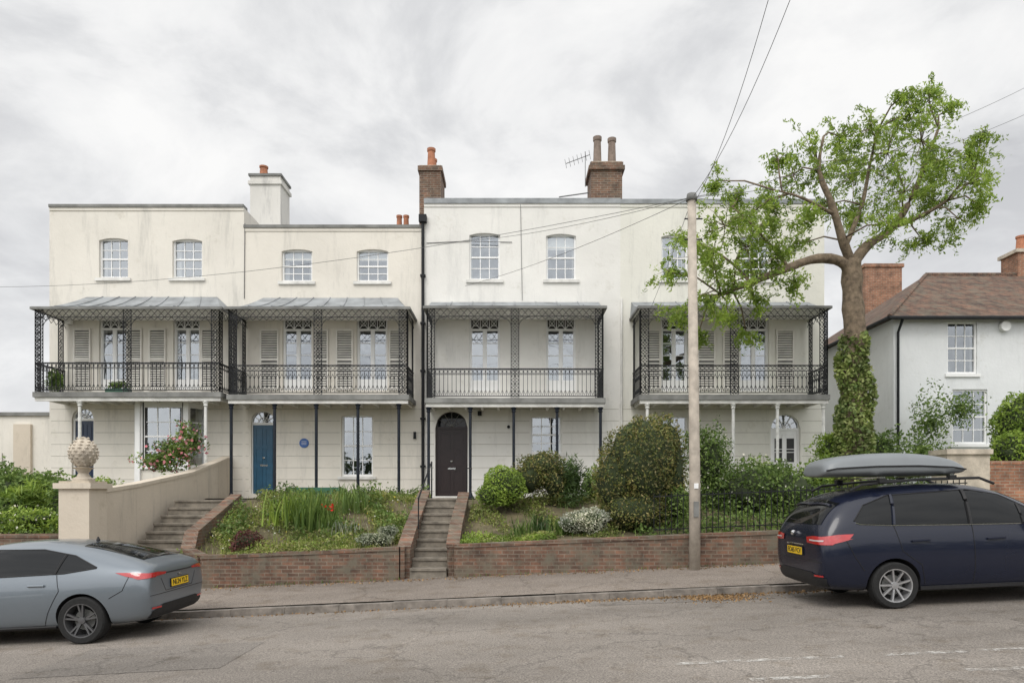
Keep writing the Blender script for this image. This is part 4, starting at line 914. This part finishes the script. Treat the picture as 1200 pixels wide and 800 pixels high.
for sd in 'LR':
    car.patch('side_window',sd,[(.50,1.24),(.68,1.44),(1.05,1.565),(2.2,1.60),(2.65,1.51),(3.30,1.14),(3.3,1.11),(2,1.14),(1.0,1.17),(.58,1.20)],'carglass')
    mb=Mb(); car.strip(mb,sd,[(.50,1.24),(.68,1.45),(1.05,1.575),(2.2,1.61),(2.65,1.515),(3.30,1.14)],.02,'black'); car.strip(mb,sd,[(.52,1.215),(.58,1.19),(1.0,1.16),(2,1.13),(3.3,1.10)],.018,'chrome')
    car.strip(mb,sd,[(2.13,1.60),(2.1,1.13)],.06,'black',.007); car.strip(mb,sd,[(1.10,1.575),(1.03,1.165)],.05,'paintnavy',.012); car.strip(mb,sd,[(2.85,1.38),(2.85,1.12)],.04,'black',.006)
    for l in ([(2.12,1.12),(2.12,.5),(2.1,.27)],[(1.03,1.16),(1.12,.8),(1.38,.6),(1.45,.27),(3.1,.27)],[(3.1,1.1),(3.12,.3)],[(.34,1.0),(.45,.75),(.58,.55)]): car.strip(mb,sd,l,.010,'black',.001)
    car.strip(mb,sd,[(1.25,.93),(1.5,.935)],.03,'paintnavy',.018); car.strip(mb,sd,[(2.3,.92),(2.55,.925)],.03,'paintnavy',.018)
    car.strip(mb,sd,[(1.38,.27),(3.3,.27)],.08,'black',.004)
    s=1 if sd=='L' else -1
    mb.tube([(.55,s*.62,1.66),(.72,s*.62,1.74),(1.5,s*.63,1.785),(2.4,s*.63,1.77),(2.6,s*.64,1.68)],.02,'black',6)
    mb.build('trim',car.e)
    car.patch('tail_light_side',sd,[(.02,.93),(.03,1.03),(.25,1.06),(.46,1.06),(.38,.98),(.2,.94)],'tail',.010,.025)
    car.patch('tail_light',"B",[(s*.86,.92),(s*.88,1.03),(s*.60,1.04),(s*.40,1.02),(s*.42,.94),(s*.62,.93)],'tail',.012,.025)
    car.patch('tail_light_lens',"B",[(s*.80,.965),(s*.80,.985),(s*.50,.99),(s*.50,.97)],'tailclear',.016,.03)
    car.patch('reflector',"B",[(s*.78,.47),(s*.78,.495),(s*.6,.49),(s*.6,.465)],'tail',.016,.025)
car.patch('rear_window','B',[(-.66,1.20),(.66,1.20),(.61,1.49),(.3,1.54),(-.3,1.54),(-.61,1.49)],'carglass',.008,.05)
car.patch('windscreen','T',[(2.75,-.55),(2.75,.55),(3.5,.62),(3.5,-.62)],'carglass',.006,.06)
car.patch('lower_bumper','B',[(-.76,.33),(.76,.33),(.80,.45),(.5,.52),(-.5,.52),(-.80,.45)],'black',.01,.03)
mb=Mb(); car.strip(mb,'B',[(-.8,.68),(.8,.68)],.008,'black',.001); car.strip(mb,'B',[(0,1.23),(.35,1.25)],.014,'black',.014); car.strip(mb,'B',[(-.3,.895),(.3,.895)],.025,'chrome',.006)
car.strip(mb,'T',[(.30,-.56),(.27,0),(.30,.56)],.05,'paintnavy',.012); mb.lathe((-.02,0,1.06),[(0,-.01),(.04,0),(.04,.03)],'chrome',12,'y'); mb.build('rear_trim',car.e)
mb=Mb(); mb.box(3.0,3.18,-1.06,-.86,1.08,1.22,'paintnavy'); mb.box(3.0,3.18,.86,1.06,1.08,1.22,'paintnavy')
for x in (1.0,2.0):
    mb.box(x-.03,x+.03,-.66,.66,1.82,1.845,'chrome')
    for s in (-1,1): mb.box(x-.05,x+.05,s*.64-.04,s*.64+.04,1.76,1.825,'black')
mb.build('mirrors_and_roof_bars',car.e)
me=bpy.data.meshes.new('roof_box'); secs=[(.26,.30,1.88,2.00),(.28,.40,1.86,2.07),(.42,.44,1.855,2.15),(1.0,.45,1.855,2.21),(1.6,.45,1.855,2.21),(2.1,.43,1.86,2.14),(2.34,.34,1.88,2.04),(2.40,.26,1.90,1.98)]
vs=[];fs=[]
for x,w,z0,z1 in secs:
    zl=z0+(z1-z0)*.38
    for y,z in ((-w*.8,z0),(w*.8,z0),(w,z0+.05),(w*1.02,zl),(w*.97,zl+.02),(w*.90,z1-.05),(w*.66,z1),(-w*.66,z1),(-w*.90,z1-.05),(-w*.97,zl+.02),(-w*1.02,zl),(-w,z0+.05)): vs.append((x,y-.1,z-.03*x+.03))
n=12
for i in range(len(secs)-1):
    for j in range(n): fs.append((i*n+j,i*n+(j+1)%n,(i+1)*n+(j+1)%n,(i+1)*n+j))
fs+= [tuple(range(n)),tuple(range(len(vs)-n,len(vs)))]
me.from_pydata(vs,[],fs); me.materials.append(M['boxgrey']); bm=bmesh.new(); bm.from_mesh(me); bmesh.ops.recalc_face_normals(bm,faces=bm.faces); bm.to_mesh(me); bm.free()
for p in me.polygons:p.use_smooth=True
o=bpy.data.objects.new('roof_box',me); S.collection.objects.link(o); o.parent=car.e; md=o.modifiers.new('s','SUBSURF'); md.levels=2; md.render_levels=2
mb=Mb(); pr=[(x,w*1.03-.1,z0+(z1-z0)*.40-.03*x+.03) for x,w,z0,z1 in secs]; pl=[(x,-w*1.03-.1,z0+(z1-z0)*.40-.03*x+.03) for x,w,z0,z1 in secs]
mb.tube(pl[1:-1],.012,'black',5); mb.tube(pr[1:-1],.012,'black',5); mb.build('roof_box_seam',car.e)
# ---------------------------------------------------------------- sky & light
w=bpy.data.worlds.new('World'); S.world=w; w.use_nodes=True; nt=w.node_tree; nt.nodes.clear()
out=N(nt,'ShaderNodeOutputWorld'); sky=N(nt,'ShaderNodeTexSky'); sky.sky_type='NISHITA'; sky.sun_disc=False
EL,AZ=math.radians(48),math.radians(200)
sky.sun_elevation=EL; sky.sun_rotation=AZ
bg1=N(nt,'ShaderNodeBackground'); bg1.inputs[1].default_value=.1; nt.links.new(sky.outputs[0],bg1.inputs[0])
tc=N(nt,'ShaderNodeTexCoord'); sx=N(nt,'ShaderNodeSeparateXYZ'); nt.links.new(tc.outputs['Generated'],sx.inputs[0])
def mth(op,a,b=None,clamp=False):
    n=N(nt,'ShaderNodeMath',operation=op); n.use_clamp=clamp
    for i,v in enumerate((a,b)):
        if v is None: continue
        if isinstance(v,(int,float)): n.inputs[i].default_value=v
        else: nt.links.new(v,n.inputs[i])
    return n.outputs[0]
zz=mth('ADD',mth('MAXIMUM',sx.outputs[2],0.0),.40)
cb=N(nt,'ShaderNodeCombineXYZ'); nt.links.new(mth('DIVIDE',sx.outputs[0],zz),cb.inputs[0]); nt.links.new(mth('DIVIDE',sx.outputs[1],zz),cb.inputs[1])
n1=noise(nt,3.4,8,.58,cb.outputs[0],.35); n2=noise(nt,1.2,3,.5,cb.outputs[0],.2)
s_=mth('ADD',mth('MULTIPLY',n1.outputs[0],.6),mth('MULTIPLY',n2.outputs[0],.4))
r=ramp(nt,[(.37,(.60,.605,.625)),(.46,(.76,.765,.775)),(.52,(.91,.91,.91)),(.59,(1.0,.995,.985))]); nt.links.new(s_,r.inputs[0])
hz=ramp(nt,[(.0,(1,1,1)),(.38,(0,0,0))]); nt.links.new(sx.outputs[2],hz.inputs[0])
cc=mixc(nt,'MIX',mth('MULTIPLY',hz.outputs[0],.6),r.outputs[0],(.95,.955,.96))
sd=Vector((math.sin(AZ)*math.cos(EL),math.cos(AZ)*math.cos(EL),math.sin(EL)))
dp=N(nt,'ShaderNodeVectorMath',operation='DOT_PRODUCT'); nt.links.new(tc.outputs['Generated'],dp.inputs[0]); dp.inputs[1].default_value=sd
g_=mth('ADD',mth('MULTIPLY',mth('POWER',mth('MAXIMUM',dp.outputs['Value'],0.0),1.5),1.25),1.0)
bg2=N(nt,'ShaderNodeBackground'); nt.links.new(cc,bg2.inputs[0]); nt.links.new(g_,bg2.inputs[1])
mx=N(nt,'ShaderNodeMixShader'); mx.inputs[0].default_value=.96; nt.links.new(bg1.outputs[0],mx.inputs[1]); nt.links.new(bg2.outputs[0],mx.inputs[2]); nt.links.new(mx.outputs[0],out.inputs[0])
sl=bpy.data.lights.new('sun','SUN'); sl.energy=1.2; sl.angle=math.radians(25); sl.color=(1,.96,.90); so=bpy.data.objects.new('sun',sl); S.collection.objects.link(so)
so.rotation_euler=(-sd).to_track_quat('-Z','Y').to_euler()
# ---------------------------------------------------------------- camera
cd=bpy.data.cameras.new('camera'); cd.lens=24; cd.sensor_width=36; cd.shift_y=.15; cd.clip_end=1500; co=bpy.data.objects.new('camera',cd); S.collection.objects.link(co)
co.location=(0,0,CAMZ); co.rotation_euler=(math.radians(90),0,0); S.camera=co
S.view_settings.view_transform='Standard'; S.view_settings.look='None'; S.view_settings.exposure=0
